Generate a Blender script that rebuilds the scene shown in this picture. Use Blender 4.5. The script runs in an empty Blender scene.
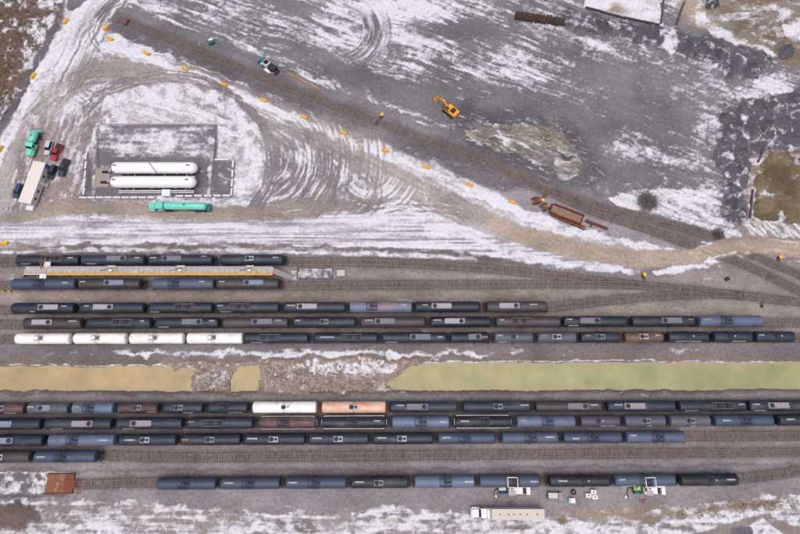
import bpy, math, random
import numpy as np
R = math.radians
random.seed(7)
scene = bpy.context.scene

# ------------------------------------------------------------------ camera, sky, sun, exposure
CAM_H, TILT, FPX = 152.0, R(14.0), 533.33
cam_d = bpy.data.cameras.new('Camera'); cam = bpy.data.objects.new('Camera', cam_d)
scene.collection.objects.link(cam); scene.camera = cam
cam.location = (0, 0, CAM_H); cam.rotation_euler = (TILT, 0, 0)
cam_d.sensor_width = 36; cam_d.lens = 24.0; cam_d.clip_start = 1; cam_d.clip_end = 9000
world = bpy.data.worlds.new('World'); scene.world = world; world.use_nodes = True
wn = world.node_tree; wbg = wn.nodes['Background']
sky = wn.nodes.new('ShaderNodeTexSky'); sky.sky_type = 'NISHITA'; sky.sun_disc = False
SUN_EL, SUN_AZ = 78.0, 190.0
sky.sun_elevation = R(SUN_EL); sky.sun_rotation = R(SUN_AZ); sky.air_density = 1.0; sky.dust_density = 6.0; sky.ozone_density = 1.0
wn.links.new(sky.outputs[0], wbg.inputs[0]); wbg.inputs[1].default_value = 0.10
sun_d = bpy.data.lights.new('Sun', 'SUN'); sun = bpy.data.objects.new('Sun', sun_d); scene.collection.objects.link(sun)
sun_d.energy = 1.35; sun_d.angle = R(70); sun_d.color = (1.0, 0.96, 0.925)
sun.rotation_euler = (R(90 - SUN_EL), 0, R(180 - SUN_AZ)); sun.location = (0, -60, 200)
scene.view_settings.view_transform = 'Standard'; scene.view_settings.look = 'None'
scene.view_settings.gamma = 1; scene.view_settings.exposure = 0.25
scene.view_settings.use_curve_mapping = False

# ------------------------------------------------------------------ survey map: sheet coordinates <-> ground metres
ct, st = math.cos(TILT), math.sin(TILT)
def P(px, py, h=0.0):
    u = (px - 400) / FPX; v = (267 - py) / FPX
    t = (CAM_H - h) / (ct - v * st)
    return (u * t, (v * ct + st) * t)
def Q(x, y):
    d = y * st + CAM_H * ct
    return 400 + FPX * x / d, 267 - FPX * (y * ct - CAM_H * st) / d

def lin(c):
    c = np.asarray(c, float) / 255.0
    return np.where(c <= 0.04045, c / 12.92, ((c + 0.055) / 1.055) ** 2.4)

# ------------------------------------------------------------------ materials
def new_mat(name):
    m = bpy.data.materials.new(name); m.use_nodes = True
    nt = m.node_tree; b = nt.nodes['Principled BSDF']
    return m, nt, b
MATS = {}
def mat(name, rgb, rough=0.6, metal=0.0, var=0.18, scale=1.2, dirt=None, dirt_amt=0.0, dirt_scale=0.6, stretch=None, spec=0.5, rnd=0.0):
    """painted / plain surface: colour with soft procedural mottling and optional dirt or rust patches"""
    if name in MATS: return MATS[name]
    m, nt, b = new_mat(name); N = nt.nodes; L = nt.links
    c = lin(rgb)
    tc = N.new('ShaderNodeTexCoord'); mp = N.new('ShaderNodeMapping'); L.new(tc.outputs['Object'], mp.inputs[0])
    oi = N.new('ShaderNodeObjectInfo'); cmb = N.new('ShaderNodeVectorMath'); cmb.operation = 'SCALE'
    cmb.inputs[0].default_value = (37.0, 91.0, 53.0); L.new(oi.outputs['Random'], cmb.inputs['Scale']); L.new(cmb.outputs[0], mp.inputs['Location'])
    if stretch: mp.inputs['Scale'].default_value = stretch
    nz = N.new('ShaderNodeTexNoise'); nz.inputs['Scale'].default_value = scale; nz.inputs['Detail'].default_value = 5; nz.inputs['Roughness'].default_value = 0.65
    L.new(mp.outputs[0], nz.inputs['Vector'])
    r = N.new('ShaderNodeValToRGB'); L.new(nz.outputs[0], r.inputs[0])
    r.color_ramp.elements[0].position = 0.3; r.color_ramp.elements[1].position = 0.7
    r.color_ramp.elements[0].color = (*(c * (1 - var)), 1); r.color_ramp.elements[1].color = (*np.minimum(c * (1 + var), 1), 1)
    out = r.outputs[0]
    if dirt is not None:
        n2 = N.new('ShaderNodeTexNoise'); n2.inputs['Scale'].default_value = dirt_scale; n2.inputs['Detail'].default_value = 6; n2.inputs['Roughness'].default_value = 0.7
        L.new(mp.outputs[0], n2.inputs['Vector'])
        mr = N.new('ShaderNodeMapRange'); mr.inputs[1].default_value = 0.62 - dirt_amt * 0.35; mr.inputs[2].default_value = 0.74 - dirt_amt * 0.2; mr.inputs[4].default_value = 0.85
        L.new(n2.outputs[0], mr.inputs[0])
        mx = N.new('ShaderNodeMix'); mx.data_type = 'RGBA'; L.new(mr.outputs[0], mx.inputs[0]); L.new(out, mx.inputs[6]); mx.inputs[7].default_value = (*lin(dirt), 1)
        out = mx.outputs[2]
    if rnd:
        hs = N.new('ShaderNodeHueSaturation'); rv = N.new('ShaderNodeMapRange'); rv.inputs[3].default_value = 1 - rnd; rv.inputs[4].default_value = 1 + rnd; L.new(oi.outputs['Random'], rv.inputs[0])
        L.new(rv.outputs[0], hs.inputs['Value']); L.new(out, hs.inputs['Color']); out = hs.outputs[0]
    L.new(out, b.inputs['Base Color']); b.inputs['Roughness'].default_value = rough; b.inputs['Metallic'].default_value = metal
    b.inputs['Specular IOR Level'].default_value = spec
    MATS[name] = m
    return m

def ground_material():
    m, nt, b = new_mat('ground_cover'); N = nt.nodes; L = nt.links
    ab = N.new('ShaderNodeAttribute'); ab.attribute_name = 'base'; sn = N.new('ShaderNodeAttribute'); sn.attribute_name = 'snow'
    tc = N.new('ShaderNodeTexCoord')
    def noise(s, d, ro=0.6):
        n = N.new('ShaderNodeTexNoise'); n.inputs['Scale'].default_value = s; n.inputs['Detail'].default_value = d; n.inputs['Roughness'].default_value = ro
        L.new(tc.outputs['Object'], n.inputs['Vector']); return n.outputs[0]
    def math_(op, a, bb):
        n = N.new('ShaderNodeMath'); n.operation = op
        for i, v in enumerate((a, bb)):
            if isinstance(v, (int, float)): n.inputs[i].default_value = v
            else: L.new(v, n.inputs[i])
        return n.outputs[0]
    n1 = noise(1.1, 5, 0.7); n2 = noise(4.5, 4, 0.75); n0 = noise(0.16, 5, 0.6)
    # stones and soil: speckle of the bare ground
    k = math_('ADD', math_('MULTIPLY', math_('SUBTRACT', n1, 0.5), 1.5), math_('MULTIPLY', math_('SUBTRACT', n2, 0.5), 2.6))
    k = math_('ADD', k, math_('MULTIPLY', math_('SUBTRACT', n0, 0.5), 0.7))
    k = math_('MAXIMUM', math_('ADD', k, 1.22), 0.25)
    mul = N.new('ShaderNodeMix'); mul.data_type = 'RGBA'; mul.blend_type = 'MULTIPLY'; mul.inputs[0].default_value = 1
    cc = N.new('ShaderNodeCombineColor'); [L.new(k, cc.inputs[i]) for i in range(3)]
    L.new(ab.outputs['Color'], mul.inputs[6]); L.new(cc.outputs[0], mul.inputs[7])
    # snow cover
    s = math_('ADD', sn.outputs['Fac'], math_('MULTIPLY', math_('SUBTRACT', n2, 0.5), 0.46))
    s = math_('ADD', s, math_('MULTIPLY', math_('SUBTRACT', n1, 0.5), 0.42))
    mr = N.new('ShaderNodeMapRange'); mr.interpolation_type = 'SMOOTHSTEP'; mr.inputs[1].default_value = 0.30; mr.inputs[2].default_value = 0.84; mr.inputs[4].default_value = 0.97
    L.new(s, mr.inputs[0])
    sc = N.new('ShaderNodeValToRGB'); L.new(n1, sc.inputs[0]); sc.color_ramp.elements[0].position = 0.25; sc.color_ramp.elements[1].position = 0.7
    sc.color_ramp.elements[0].color = (0.53, 0.525, 0.575, 1); sc.color_ramp.elements[1].color = (0.76, 0.76, 0.82, 1)
    mx = N.new('ShaderNodeMix'); mx.data_type = 'RGBA'; L.new(mr.outputs[0], mx.inputs[0]); L.new(mul.outputs[2], mx.inputs[6]); L.new(sc.outputs[0], mx.inputs[7])
    L.new(mx.outputs[2], b.inputs['Base Color']); b.inputs['Roughness'].default_value = 0.92; b.inputs['Specular IOR Level'].default_value = 0.15
    bp = N.new('ShaderNodeBump'); bp.inputs['Strength'].default_value = 0.6; bp.inputs['Distance'].default_value = 0.12
    L.new(math_('ADD', n2, math_('MULTIPLY', mr.outputs[0], 0.8)), bp.inputs['Height']); L.new(bp.outputs[0], b.inputs['Normal'])
    return m
GROUND_MAT = ground_material()

# ------------------------------------------------------------------ mesh builder
C = scene.collection
class MB:
    def __init__(s): s.v = []; s.f = []; s.sm = []
    def add(s, vs, fs, smooth=False):
        o = len(s.v); s.v += [tuple(v) for v in vs]; s.f += [tuple(i + o for i in f) for f in fs]; s.sm += [smooth] * len(fs); return s
    def box(s, x0, x1, y0, y1, z0, z1, taper=0.0, tx=None):
        t = taper; q = t if tx is None else tx
        v = [(x0, y0, z0), (x1, y0, z0), (x1, y1, z0), (x0, y1, z0), (x0 + q, y0 + t, z1), (x1 - q, y0 + t, z1), (x1 - q, y1 - t, z1), (x0 + q, y1 - t, z1)]
        return s.add(v, [(3, 2, 1, 0), (4, 5, 6, 7), (0, 1, 5, 4), (1, 2, 6, 5), (2, 3, 7, 6), (3, 0, 4, 7)])
    def cbox(s, x0, x1, y0, y1, z0, z1, c=0.05):
        """box with chamfered top edges"""
        v = [(x0, y0, z0), (x1, y0, z0), (x1, y1, z0), (x0, y1, z0), (x0, y0, z1 - c), (x1, y0, z1 - c), (x1, y1, z1 - c), (x0, y1, z1 - c),
             (x0 + c, y0 + c, z1), (x1 - c, y0 + c, z1), (x1 - c, y1 - c, z1), (x0 + c, y1 - c, z1)]
        f = [(3, 2, 1, 0), (8, 9, 10, 11)]
        for a in (0, 4):
            for i in range(4): f.append((a + i, a + (i + 1) % 4, a + 4 + (i + 1) % 4, a + 4 + i))
        return s.add(v, f)
    def rings(s, rings, cap=True, smooth=True):
        n = len(rings[0]); v = [p for r in rings for p in r]; f = []
        for k in range(len(rings) - 1):
            for i in range(n): f.append((k * n + i, k * n + (i + 1) % n, (k + 1) * n + (i + 1) % n, (k + 1) * n + i))
        s.add(v, f, smooth)
        if cap:
            o = len(s.v) - len(v); s.f += [tuple(range(o + n - 1, o - 1, -1)), tuple(range(o + (len(rings) - 1) * n, o + len(rings) * n))]; s.sm += [False, False]
        return s
    def lathe(s, prof, axis='x', c=(0, 0, 0), n=20, smooth=True):
        """prof: list of (along, radius)"""
        rs = []
        for a, r in prof:
            ring = []
            for i in range(n):
                t = 2 * math.pi * i / n; p, q = r * math.cos(t), r * math.sin(t)
                ring.append({'x': (c[0] + a, c[1] + p, c[2] + q), 'y': (c[0] + q, c[1] + a, c[2] + p), 'z': (c[0] + p, c[1] + q, c[2] + a)}[axis])
            rs.append(ring)
        return s.rings(rs, True, smooth)
    def tube(s, pts, r, n=6):
        pts = [np.array(p, float) for p in pts]; rs = []
        for i, p in enumerate(pts):
            d = pts[min(i + 1, len(pts) - 1)] - pts[max(i - 1, 0)]; d /= max(np.linalg.norm(d), 1e-9)
            up = np.array((0, 0, 1.0)) if abs(d[2]) < 0.95 else np.array((1.0, 0, 0))
            a = np.cross(d, up); a /= np.linalg.norm(a); bb = np.cross(a, d)
            rs.append([tuple(p + r * (math.cos(2 * math.pi * k / n) * a + math.sin(2 * math.pi * k / n) * bb)) for k in range(n)])
        return s.rings(rs, True, True)
    def prism(s, pts, z0, z1):
        n = len(pts); v = [(x, y, z0) for x, y in pts] + [(x, y, z1) for x, y in pts]
        return s.add(v, [tuple(range(n - 1, -1, -1)), tuple(range(n, 2 * n))] + [(i, (i + 1) % n, n + (i + 1) % n, n + i) for i in range(n)])
    def prof(s, pts, y0, y1, inset=0.0):
        """side profile (x, z) extruded across y"""
        n = len(pts); v = [(x, y0, z) for x, z in pts] + [(x, y1, z) for x, z in pts]
        return s.add(v, [tuple(range(n)), tuple(range(2 * n - 1, n - 1, -1))] + [((i + 1) % n, i, n + i, n + (i + 1) % n) for i in range(n)])
    def mesh(s, name, m):
        me = bpy.data.meshes.new(name); me.from_pydata(s.v, [], s.f); me.polygons.foreach_set('use_smooth', s.sm); me.materials.append(m); me.update(); return me
    def build(s, name, m, parent=None, loc=None, rz=0.0):
        return put(name, s.mesh(name, m), parent, loc, rz)
def put(name, me, parent=None, loc=None, rz=0.0, rot=None):
    o = bpy.data.objects.new(name, me); C.objects.link(o)
    if parent: o.parent = parent
    if loc is not None: o.location = loc if len(loc) == 3 else (*loc, 0)
    o.rotation_euler = rot or (0, 0, rz)
    return o
def tag(o, label=None, cat=None, group=None, kind=None):
    if label: o['label'] = label
    if cat: o['category'] = cat
    if group: o['group'] = group
    if kind: o['kind'] = kind
    return o
def thing(name, label, cat, loc=(0, 0, 0), rz=0.0, group=None):
    o = bpy.data.objects.new(name, None); C.objects.link(o); o.empty_display_size = 0.5
    o.location = loc if len(loc) == 3 else (*loc, 0); o.rotation_euler = (0, 0, rz)
    return tag(o, label, cat, group)
CACHE = {}
def cached(key, fn):
    if key not in CACHE: CACHE[key] = fn()
    return CACHE[key]
def copy_tree(o, parent=None):
    c = o.copy(); C.objects.link(c)
    if parent: c.parent = parent
    for ch in list(o.children): copy_tree(ch, c)
    return c
def between(a, b, h=0.0):
    """centre, heading and length of a thing whose front stands at sheet point a and rear at b"""
    (x0, y0), (x1, y1) = P(*a, h), P(*b, h)
    return ((x0 + x1) / 2, (y0 + y1) / 2, 0), math.atan2(y0 - y1, x0 - x1), math.hypot(x0 - x1, y0 - y1)
ORD = ['first', 'second', 'third', 'fourth', 'fifth', 'sixth', 'seventh', 'eighth', 'ninth', 'tenth', 'eleventh', 'twelfth', 'thirteenth', 'fourteenth', 'fifteenth', 'sixteenth', 'seventeenth']

# ------------------------------------------------------------------ noise
_rng = np.random.default_rng(11); _T = _rng.random((256, 256))
def vnoise(x, y, seed=0):
    x = np.asarray(x, float) + seed * 17.31; y = np.asarray(y, float) + seed * 5.77
    xi = np.floor(x).astype(int); yi = np.floor(y).astype(int); fx = x - xi; fy = y - yi
    fx = fx * fx * (3 - 2 * fx); fy = fy * fy * (3 - 2 * fy)
    a = _T[xi & 255, yi & 255]; b = _T[(xi + 1) & 255, yi & 255]; c = _T[xi & 255, (yi + 1) & 255]; d = _T[(xi + 1) & 255, (yi + 1) & 255]
    return (a * (1 - fx) + b * fx) * (1 - fy) + (c * (1 - fx) + d * fx) * fy
def fbm(x, y, seed=0, octv=5, gain=0.55):
    """about zero mean, unit deviation"""
    t = 0; a = 1; n = 0
    for o in range(octv):
        t = t + a * (vnoise(x, y, seed + o * 3) - 0.5); n += a * a; a *= gain; x = x * 2.03; y = y * 2.03
    return t / (math.sqrt(n) * 0.23)
def sstep(a, b, x):
    t = np.clip((x - a) / (b - a), 0, 1); return t * t * (3 - 2 * t)
def smooth_path(pts, n=8):
    """Catmull-Rom through the points"""
    p = [np.array(q, float) for q in pts]; p = [2 * p[0] - p[1]] + p + [2 * p[-1] - p[-2]]; out = []
    for i in range(1, len(p) - 2):
        for k in range(n):
            t = k / n
            out.append(0.5 * (2 * p[i] + (p[i + 1] - p[i - 1]) * t + (2 * p[i - 1] - 5 * p[i] + 4 * p[i + 1] - p[i + 2]) * t * t + (3 * p[i] - p[i - 1] - 3 * p[i + 1] + p[i + 2]) * t ** 3))
    out.append(p[-2]); return np.array(out)
def path_dist(X, Y, pts):
    """distance to a polyline, signed side, and length along"""
    best = np.full(X.shape, 1e9); side = np.zeros(X.shape); along = np.zeros(X.shape); acc = 0.0
    for (x0, y0), (x1, y1) in zip(pts[:-1], pts[1:]):
        dx, dy = x1 - x0, y1 - y0; l2 = dx * dx + dy * dy; l = math.sqrt(l2)
        t = np.clip(((X - x0) * dx + (Y - y0) * dy) / l2, 0, 1)
        ex, ey = X - x0 - t * dx, Y - y0 - t * dy; d = np.hypot(ex, ey); k = d < best
        best[k] = d[k]; side[k] = np.sign(dx * ey - dy * ex)[k]; along[k] = acc + t[k] * l; acc += l
    return best, side, along
def poly_sd(X, Y, pts):
    """signed distance to a polygon, positive inside"""
    ins = np.zeros(X.shape, bool); best = np.full(X.shape, 1e9); n = len(pts)
    for i in range(n):
        x0, y0 = pts[i]; x1, y1 = pts[(i + 1) % n]; dx, dy = x1 - x0, y1 - y0
        t = np.clip(((X - x0) * dx + (Y - y0) * dy) / (dx * dx + dy * dy + 1e-9), 0, 1)
        best = np.minimum(best, np.hypot(X - x0 - t * dx, Y - y0 - t * dy))
        if y0 != y1: ins ^= ((y0 > Y) != (y1 > Y)) & (X < (x1 - x0) * (Y - y0) / (y1 - y0) + x0)
    return np.where(ins, best, -best)

# ------------------------------------------------------------------ railway geometry (needed by the ground: ballast)
def row_line(a, b, x):                       # straight row of cars: sheet line given at tank mid height
    t = (x - a[0]) / (b[0] - a[0]); return a[1] + t * (b[1] - a[1])
HT = 2.6
ROWS = {1: ((19, 260.4), (284, 259.9)), 2: ((14, 284.2), (280, 284.0)), 3: ((14, 308.5), (546, 306.8)), 4: ((26, 323.4), (760, 321.2)),
        5: ((18, 338.8), (792, 337.0)), 6: ((0, 408.3), (800, 405.4)), 7: ((0, 424.0), (800, 420.0)), 8: ((0, 440.4), (683, 436.9)),
        9: ((0, 456.6), (98, 456.4)), 10: ((159, 483.6), (736, 479.4))}
def rowpt(r, x): return P(x, row_line(*ROWS[r], x), HT)
TRACKS = {
 1: [rowpt(1, x) for x in (-60, 20, 120, 220, 290)] + [P(*q) for q in ((340, 262.0), (400, 263.6), (480, 268.2), (560, 276.4), (610, 282.2), (640, 285.4))],
 2: [rowpt(2, x) for x in (-60, 20, 120, 220, 284)] + [P(*q) for q in ((340, 285.6), (480, 284.6), (560, 284.0), (620, 284.6), (660, 287.4), (700, 291.4), (750, 296.8), (800, 302.6), (850, 308.6))],
 3: [rowpt(3, x) for x in (-60, 20, 180, 350, 480, 540)] + [P(*q) for q in ((575, 304.4), (610, 300.4), (640, 297.6), (680, 295.0), (715, 294.0), (745, 296.0))],
 4: [rowpt(4, x) for x in (-60, 100, 300, 500, 700, 760)] + [P(*q) for q in ((800, 323.2), (850, 324.0))],
 5: [rowpt(5, x) for x in (-60, 100, 300, 500, 700, 792)] + [P(850, 339.6)],
 6: [rowpt(6, x) for x in (-60, 400, 860)], 7: [rowpt(7, x) for x in (-60, 400, 860)],
 8: [rowpt(8, x) for x in (-60, 300, 683, 860)],
 9: [rowpt(9, x) for x in (-60, 98)] + [P(*q) for q in ((180, 457.2), (400, 455.4), (640, 453.2), (800, 452.0), (860, 451.6))],
 10: [P(77, 484.2)] + [rowpt(10, x) for x in (159, 300, 500, 680)] + [P(*q) for q in ((738, 478.0), (800, 470.6), (850, 463.0))],
 11: [P(*q) for q in ((118, 19), (200, 52.5), (300, 93.2), (340, 108.5), (400, 131), (475, 158.5), (540, 185.5), (600, 207), (660, 222.5), (712, 237.5), (752, 255.5), (800, 275.5), (850, 297))],
 12: [P(*q) for q in ((475, 158.5), (510, 174), (540, 187.8), (570, 201.2), (600, 214.0), (650, 230.6), (690, 245.6), (740, 263), (800, 292), (850, 318))],
}
PATHS = {}
for k, pts in TRACKS.items(): PATHS[k] = smooth_path(pts, 10)

# ------------------------------------------------------------------ ground sheet
STEP = 0.32
gx = np.arange(-152, 152.01, STEP); gy = np.arange(-50, 146.01, STEP)
far = np.array([3, 8, 20, 45, 90, 180, 400, 900, 2000, 4000.0])
gx = np.concatenate([gx[0] - far[::-1], gx, gx[-1] + far]); gy = np.concatenate([gy[0] - far[::-1], gy, gy[-1] + far])
WX, WY = np.meshgrid(gx, gy); SHP = WX.shape; WX = WX.ravel(); WY = WY.ravel()

class Paint:
    """cover of the ground: bare colour, snow depth measure and height at each point"""
    def __init__(s, wx, wy):
        s.wx, s.wy = wx, wy
        yy = np.clip(wy, -55, 160)
        s.X, s.Y = Q(wx, yy); s.X = np.where(np.abs(wx) > 160, 400 + (wx) * 3.2, s.X)
        s.n = len(wx); s.base = np.tile(lin((110, 105, 110)), (s.n, 1)); s.cov = np.full(s.n, 0.10); s.h = np.zeros(s.n); s.road = np.zeros(s.n)
        s.dx = fbm(s.X / 14, s.Y / 14, 1, 5, 0.6); s.dy = fbm(s.X / 14, s.Y / 14, 2, 5, 0.6)
        s.nz = np.zeros(s.n)
    def c(s, w): return s.X + s.dx * w, s.Y + s.dy * w
    def sub(s, pts, pad):
        xs = [p[0] for p in pts]; ys = [p[1] for p in pts]
        return np.nonzero((s.X > min(xs) - pad) & (s.X < max(xs) + pad) & (s.Y > min(ys) - pad) & (s.Y < max(ys) + pad))[0]
    def poly(s, pts, f=3, w=2.0):
        m = np.zeros(s.n); i = s.sub(pts, f + 4 * w); x, y = s.X[i] + s.dx[i] * w, s.Y[i] + s.dy[i] * w
        m[i] = sstep(-f, f, poly_sd(x, y, pts)); return m
    def stroke(s, pts, wid, f=2, w=1.0, coords=False):
        m = np.zeros(s.n); pts = smooth_path(pts, 6); i = s.sub(pts, wid + f + 4 * w); x, y = s.X[i] + s.dx[i] * w, s.Y[i] + s.dy[i] * w
        d, sd, al = path_dist(x, y, pts); m[i] = 1 - sstep(wid / 2 - f, wid / 2 + f, d)
        if not coords: return m
        A = np.zeros(s.n); D = np.zeros(s.n); A[i] = al; D[i] = d * sd; return m, A, D
    def blob(s, cx, cy, rx, ry, ang=0, w=2.0):
        a = R(ang); x, y = s.c(w); dx, dy = x - cx, y - cy
        u = (dx * math.cos(a) + dy * math.sin(a)) / rx; v = (-dx * math.sin(a) + dy * math.cos(a)) / ry
        return np.exp(-(u * u + v * v))
    def col(s, m, rgb): s.base += m[:, None] * (lin(rgb) - s.base)
    def snow(s, m, v): s.cov += m * (v - s.cov)
    def noise(s, m, f): s.nz += m * (f - s.nz)

def paint_place(p):
    X, Y = p.X, p.Y
    ones = np.ones(p.n)
    iso = fbm(X / 7, Y / 7, 5, 5, 0.72)
    ca, sa = math.cos(R(20)), math.sin(R(20))
    U, V = X * ca + Y * sa, -X * sa + Y * ca
    streak = 0.78 * fbm(U / 24 , V / 2.4 + .5 * fbm(X / 40, Y / 40, 15, 2), 9, 5, 0.72) + 0.42 * fbm(X / 5, Y / 3.5, 13, 4, 0.78) + 0.45 * fbm(U / 60, V / 30, 14, 3)
    horiz = 0.75 * fbm(X / 30, Y / 3.5, 21, 5, 0.6) + 0.5 * fbm(X / 8, Y / 6, 22, 4, 0.6)
    hlines = 0.85 * fbm(X / 90, Y / 1.7, 25, 4, 0.55) + 0.35 * fbm(X / 12, Y / 5, 26, 4)
    tone = fbm(X / 40, Y / 25, 31, 4)
    p.nz = iso.copy()
    # ---- upper yard north of the diagonal tracks
    up = p.poly([(90, -90), (900, -90), (900, 250), (722, 234), (660, 214), (600, 196), (540, 174), (475, 147), (340, 97), (300, 81), (200, 40), (118, 6)], 3, 1)
    p.col(up, (102, 100, 104)); p.snow(up, 0.375); p.noise(up, streak)
    def add(m, v): p.cov += m * up * v
    for a in ((372, 6, 48, 13, 0, .40), (440, 8, 60, 12, 5, .22), (330, 38, 75, 13, 14, .10), (300, 30, 45, 10, 15, .16), (395, 45, 40, 20, 20, .14), (450, 62, 60, 14, 20, .22),
              (505, 72, 35, 18, 20, .16), (250, 47, 16, 4, 25, .42), (325, 83, 34, 4.5, 23, .42), (378, 107, 22, 5, 23, .38), (150, 6, 40, 10, 8, .28), (170, 22, 26, 6, 14, .26), (232, 22, 40, 6, 14, .18),
              (640, 152, 42, 9, 14, .26), (690, 92, 26, 10, 25, .20), (600, 50, 16, 8, 20, .26), (705, 135, 14, 22, 20, .24), (770, 85, 34, 16, -10, .34), (745, 105, 22, 12, -30, .20), (418, 118, 14, 5, 20, .30),
              (560, 40, 30, 6, 10, .08), (650, 48, 20, 5, 15, .10), (595, 48, 20, 10, 10, .10), (625, 95, 30, 12, 20, .06), (480, 16, 40, 6, 5, .12), (300, 58, 34, 5, 20, .20), (250, 30, 30, 5, 18, .22), (300, 18, 50, 4, 14, .20), (215, 12, 20, 6, 10, .2), (205, 34, 16, 3, 20, .2)):
        add(p.blob(*a[:5]), a[5])
    for a in ((290, 4, 26, 7, 10, -.34), (225, 22, 14, 10, 10, -.22), (640, 30, 110, 20, 8, -.14), (660, 100, 80, 60, 0, -.07), (345, 68, 80, 9, 20, -.30), (405, 92, 40, 9, 20, -.35), (480, 32, 70, 6, 4, -.32), (430, 103, 30, 14, 0, -.3), (545, 112, 60, 24, 10, -.18),
              (620, 120, 60, 26, 10, -.12), (560, 140, 50, 20, 10, -.1), (640, 72, 50, 10, 12, -.10), (580, 175, 60, 22, 20, -.3), (660, 172, 40, 14, 5, -.20), (205, 35, 30, 8, 22, -.25), (480, 95, 40, 10, 10, -.12)):
        add(p.blob(*a[:5]), a[5])
    m = p.stroke([(118, 8), (200, 42), (300, 82), (340, 97), (475, 147), (600, 196)], 9, 4, 1); p.snow(m, 0.08)
    m = sstep(520, 620, X) * up; p.noise(m * .6, .5 * streak + .7 * fbm(X / 6, Y / 4.5, 16, 5, .75))
    m = p.poly([(448, 112), (470, 104), (520, 112), (570, 120), (592, 146), (606, 176), (596, 196), (560, 188), (520, 172), (480, 152), (455, 132)], 6, 3); p.col(m * .9, (84, 81, 86)); p.snow(m, .22); p.noise(m, .9 * fbm(U / 9, V / 2, 17, 5, .7)); p.h += m * .22 * np.abs(fbm(U / 7, V / 3, 18, 4))
    # snow plateau beside the tracks at the right
    m = p.poly([(604, 201), (622, 193), (650, 189), (690, 189), (724, 191), (726, 206), (742, 238), (720, 236), (690, 226), (655, 215), (618, 208)], 2, 1.2); p.snow(m, 0.72); p.noise(m, 0.8 * streak)
    # curved tyre tracks in the snow, upper middle
    r = np.hypot(X - 335, (Y - 30) * 1.2); an = np.arctan2(Y - 30, X - 335)
    m = sstep(25, 32, r) * (1 - sstep(52, 60, r)) * sstep(-1.0, -.6, an) * (1 - sstep(.9, 1.2, an)); p.noise(m * 0.8, fbm(r / 1.9, an * 2.2, 41, 3) * 0.9)
    # ---- terraces, brown bank and dark aggregate at the top right
    m = p.poly([(686, -90), (900, -90), (900, 66), (790, 66), (752, 50), (716, 38), (694, 20)], 3, 2); p.col(m, (122, 114, 108)); p.snow(m, 0.38); p.noise(m, 0.7 * fbm(X / 16, Y / 5, 51, 5, .6) + .4 * iso)
    m2 = m * sstep(-.2, .8, fbm(X / 14, Y / 9, 52, 4)); p.col(m2, (110, 98, 83)); p.cov -= 0.16 * m2
    m = p.poly([(640, -40), (662, 2), (690, 18), (718, 38), (742, 47), (775, 57), (772, 51), (742, 40), (720, 26), (700, 8), (700, -40)], 2, 1.5); p.snow(m, 0.72); p.col(m, (140, 128, 118))
    m = p.poly([(583, -40), (655, -40), (663, 26), (622, 17), (585, 6)], 1.2, .6); p.snow(m, 0.80); p.col(m, (150, 138, 130)); p.noise(m, 0.6 * horiz)
    m = p.blob(617, 6, 8, 6) + p.blob(688, 8, 9, 10); p.cov -= .5 * np.clip(m, 0, 1); p.col(np.clip(m, 0, 1), (140, 126, 116))
    m = p.poly([(783, 22), (800, 18), (830, 20), (830, 40), (800, 40), (782, 38)], 2, 2); p.snow(m, 0.75)
    m = p.poly([(560, 6), (600, 16), (660, 27), (705, 36), (742, 46), (772, 58), (770, 68), (752, 82), (736, 76), (690, 57), (660, 46), (630, 40), (585, 32), (556, 28)], 3, 2)
    p.col(m, (80, 77, 84)); p.snow(m, 0.26); p.h += m * 0.5
    m = p.poly([(661, 24), (676, 26), (677, 48), (672, 56), (662, 44)], 2, 1.5); p.snow(m, .62)
    m = p.poly([(721, 126), (730, 108), (756, 96), (800, 88), (900, 70), (900, 156), (772, 150), (752, 166), (747, 232), (726, 224), (722, 190), (716, 150)], 3, 3)
    p.col(m, (82, 78, 86)); p.snow(m, 0.25); p.noise(m, fbm(X / 6, Y / 6, 55, 5, .65)); p.h += m * 0.3
    m = p.poly([(745, 228), (750, 160), (768, 150), (900, 154), (900, 232), (790, 236)], 2, 1.5); p.col(m, (118, 106, 94)); p.snow(m, 0.5); p.noise(m, horiz)
    # ---- scrub field at the left edge
    m = p.poly([(-300, -90), (78, -90), (62, 8), (40, 52), (8, 122), (-20, 170), (-300, 600)], 2, 1.5); p.col(m, (100, 87, 82)); p.snow(m, 0.44); p.noise(m, fbm(X / 5, Y / 5, 61, 5, .66))
    m2 = p.stroke([(-12, 150), (16, 92), (36, 52), (56, 14), (70, -30)], 16, 5, 3); p.cov += m2 * .17
    m2 = np.clip(p.blob(2, 66, 20, 40) + p.blob(6, 14, 20, 5, -8) * .7 + p.blob(40, 14, 26, 3.0, -14) * .8, 0, 1); p.col(m2, (98, 80, 66)); p.cov -= m2 * .40
    for k in range(4): m2 = p.stroke([(-10, 30 + k * 3), (12, 24 + k * 2), (34, 26 + k * 3)], 1.6, 1, 1); p.snow(m2, .62)
    m = p.stroke([(-14, 158), (0, 128), (30, 76), (58, 24), (74, -20)], 8, 2.5, 1); p.col(m, (92, 87, 94)); p.snow(m, 0.12)
    # ---- lot between the diagonal tracks and the yard
    lot = p.poly([(70, -90), (112, -90), (104, 12), (118, 24), (200, 62), (340, 118), (475, 168), (540, 198), (580, 226), (640, 246), (700, 250), (700, 262), (-300, 254), (-300, 600), (-24, 172), (6, 128), (34, 78), (62, 26)], 2, .6)
    p.col(lot, (146, 140, 142)); p.snow(lot, 0.66); p.noise(lot, 0.55 * iso + 0.6 * streak)
    m = p.stroke([(104, 12), (124, 30), (200, 63), (300, 104), (345, 121), (475, 172), (530, 196), (575, 216)], 17, 3, 1.2); p.col(m, (98, 93, 99)); p.snow(m, 0.20); p.noise(m, streak)
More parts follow.
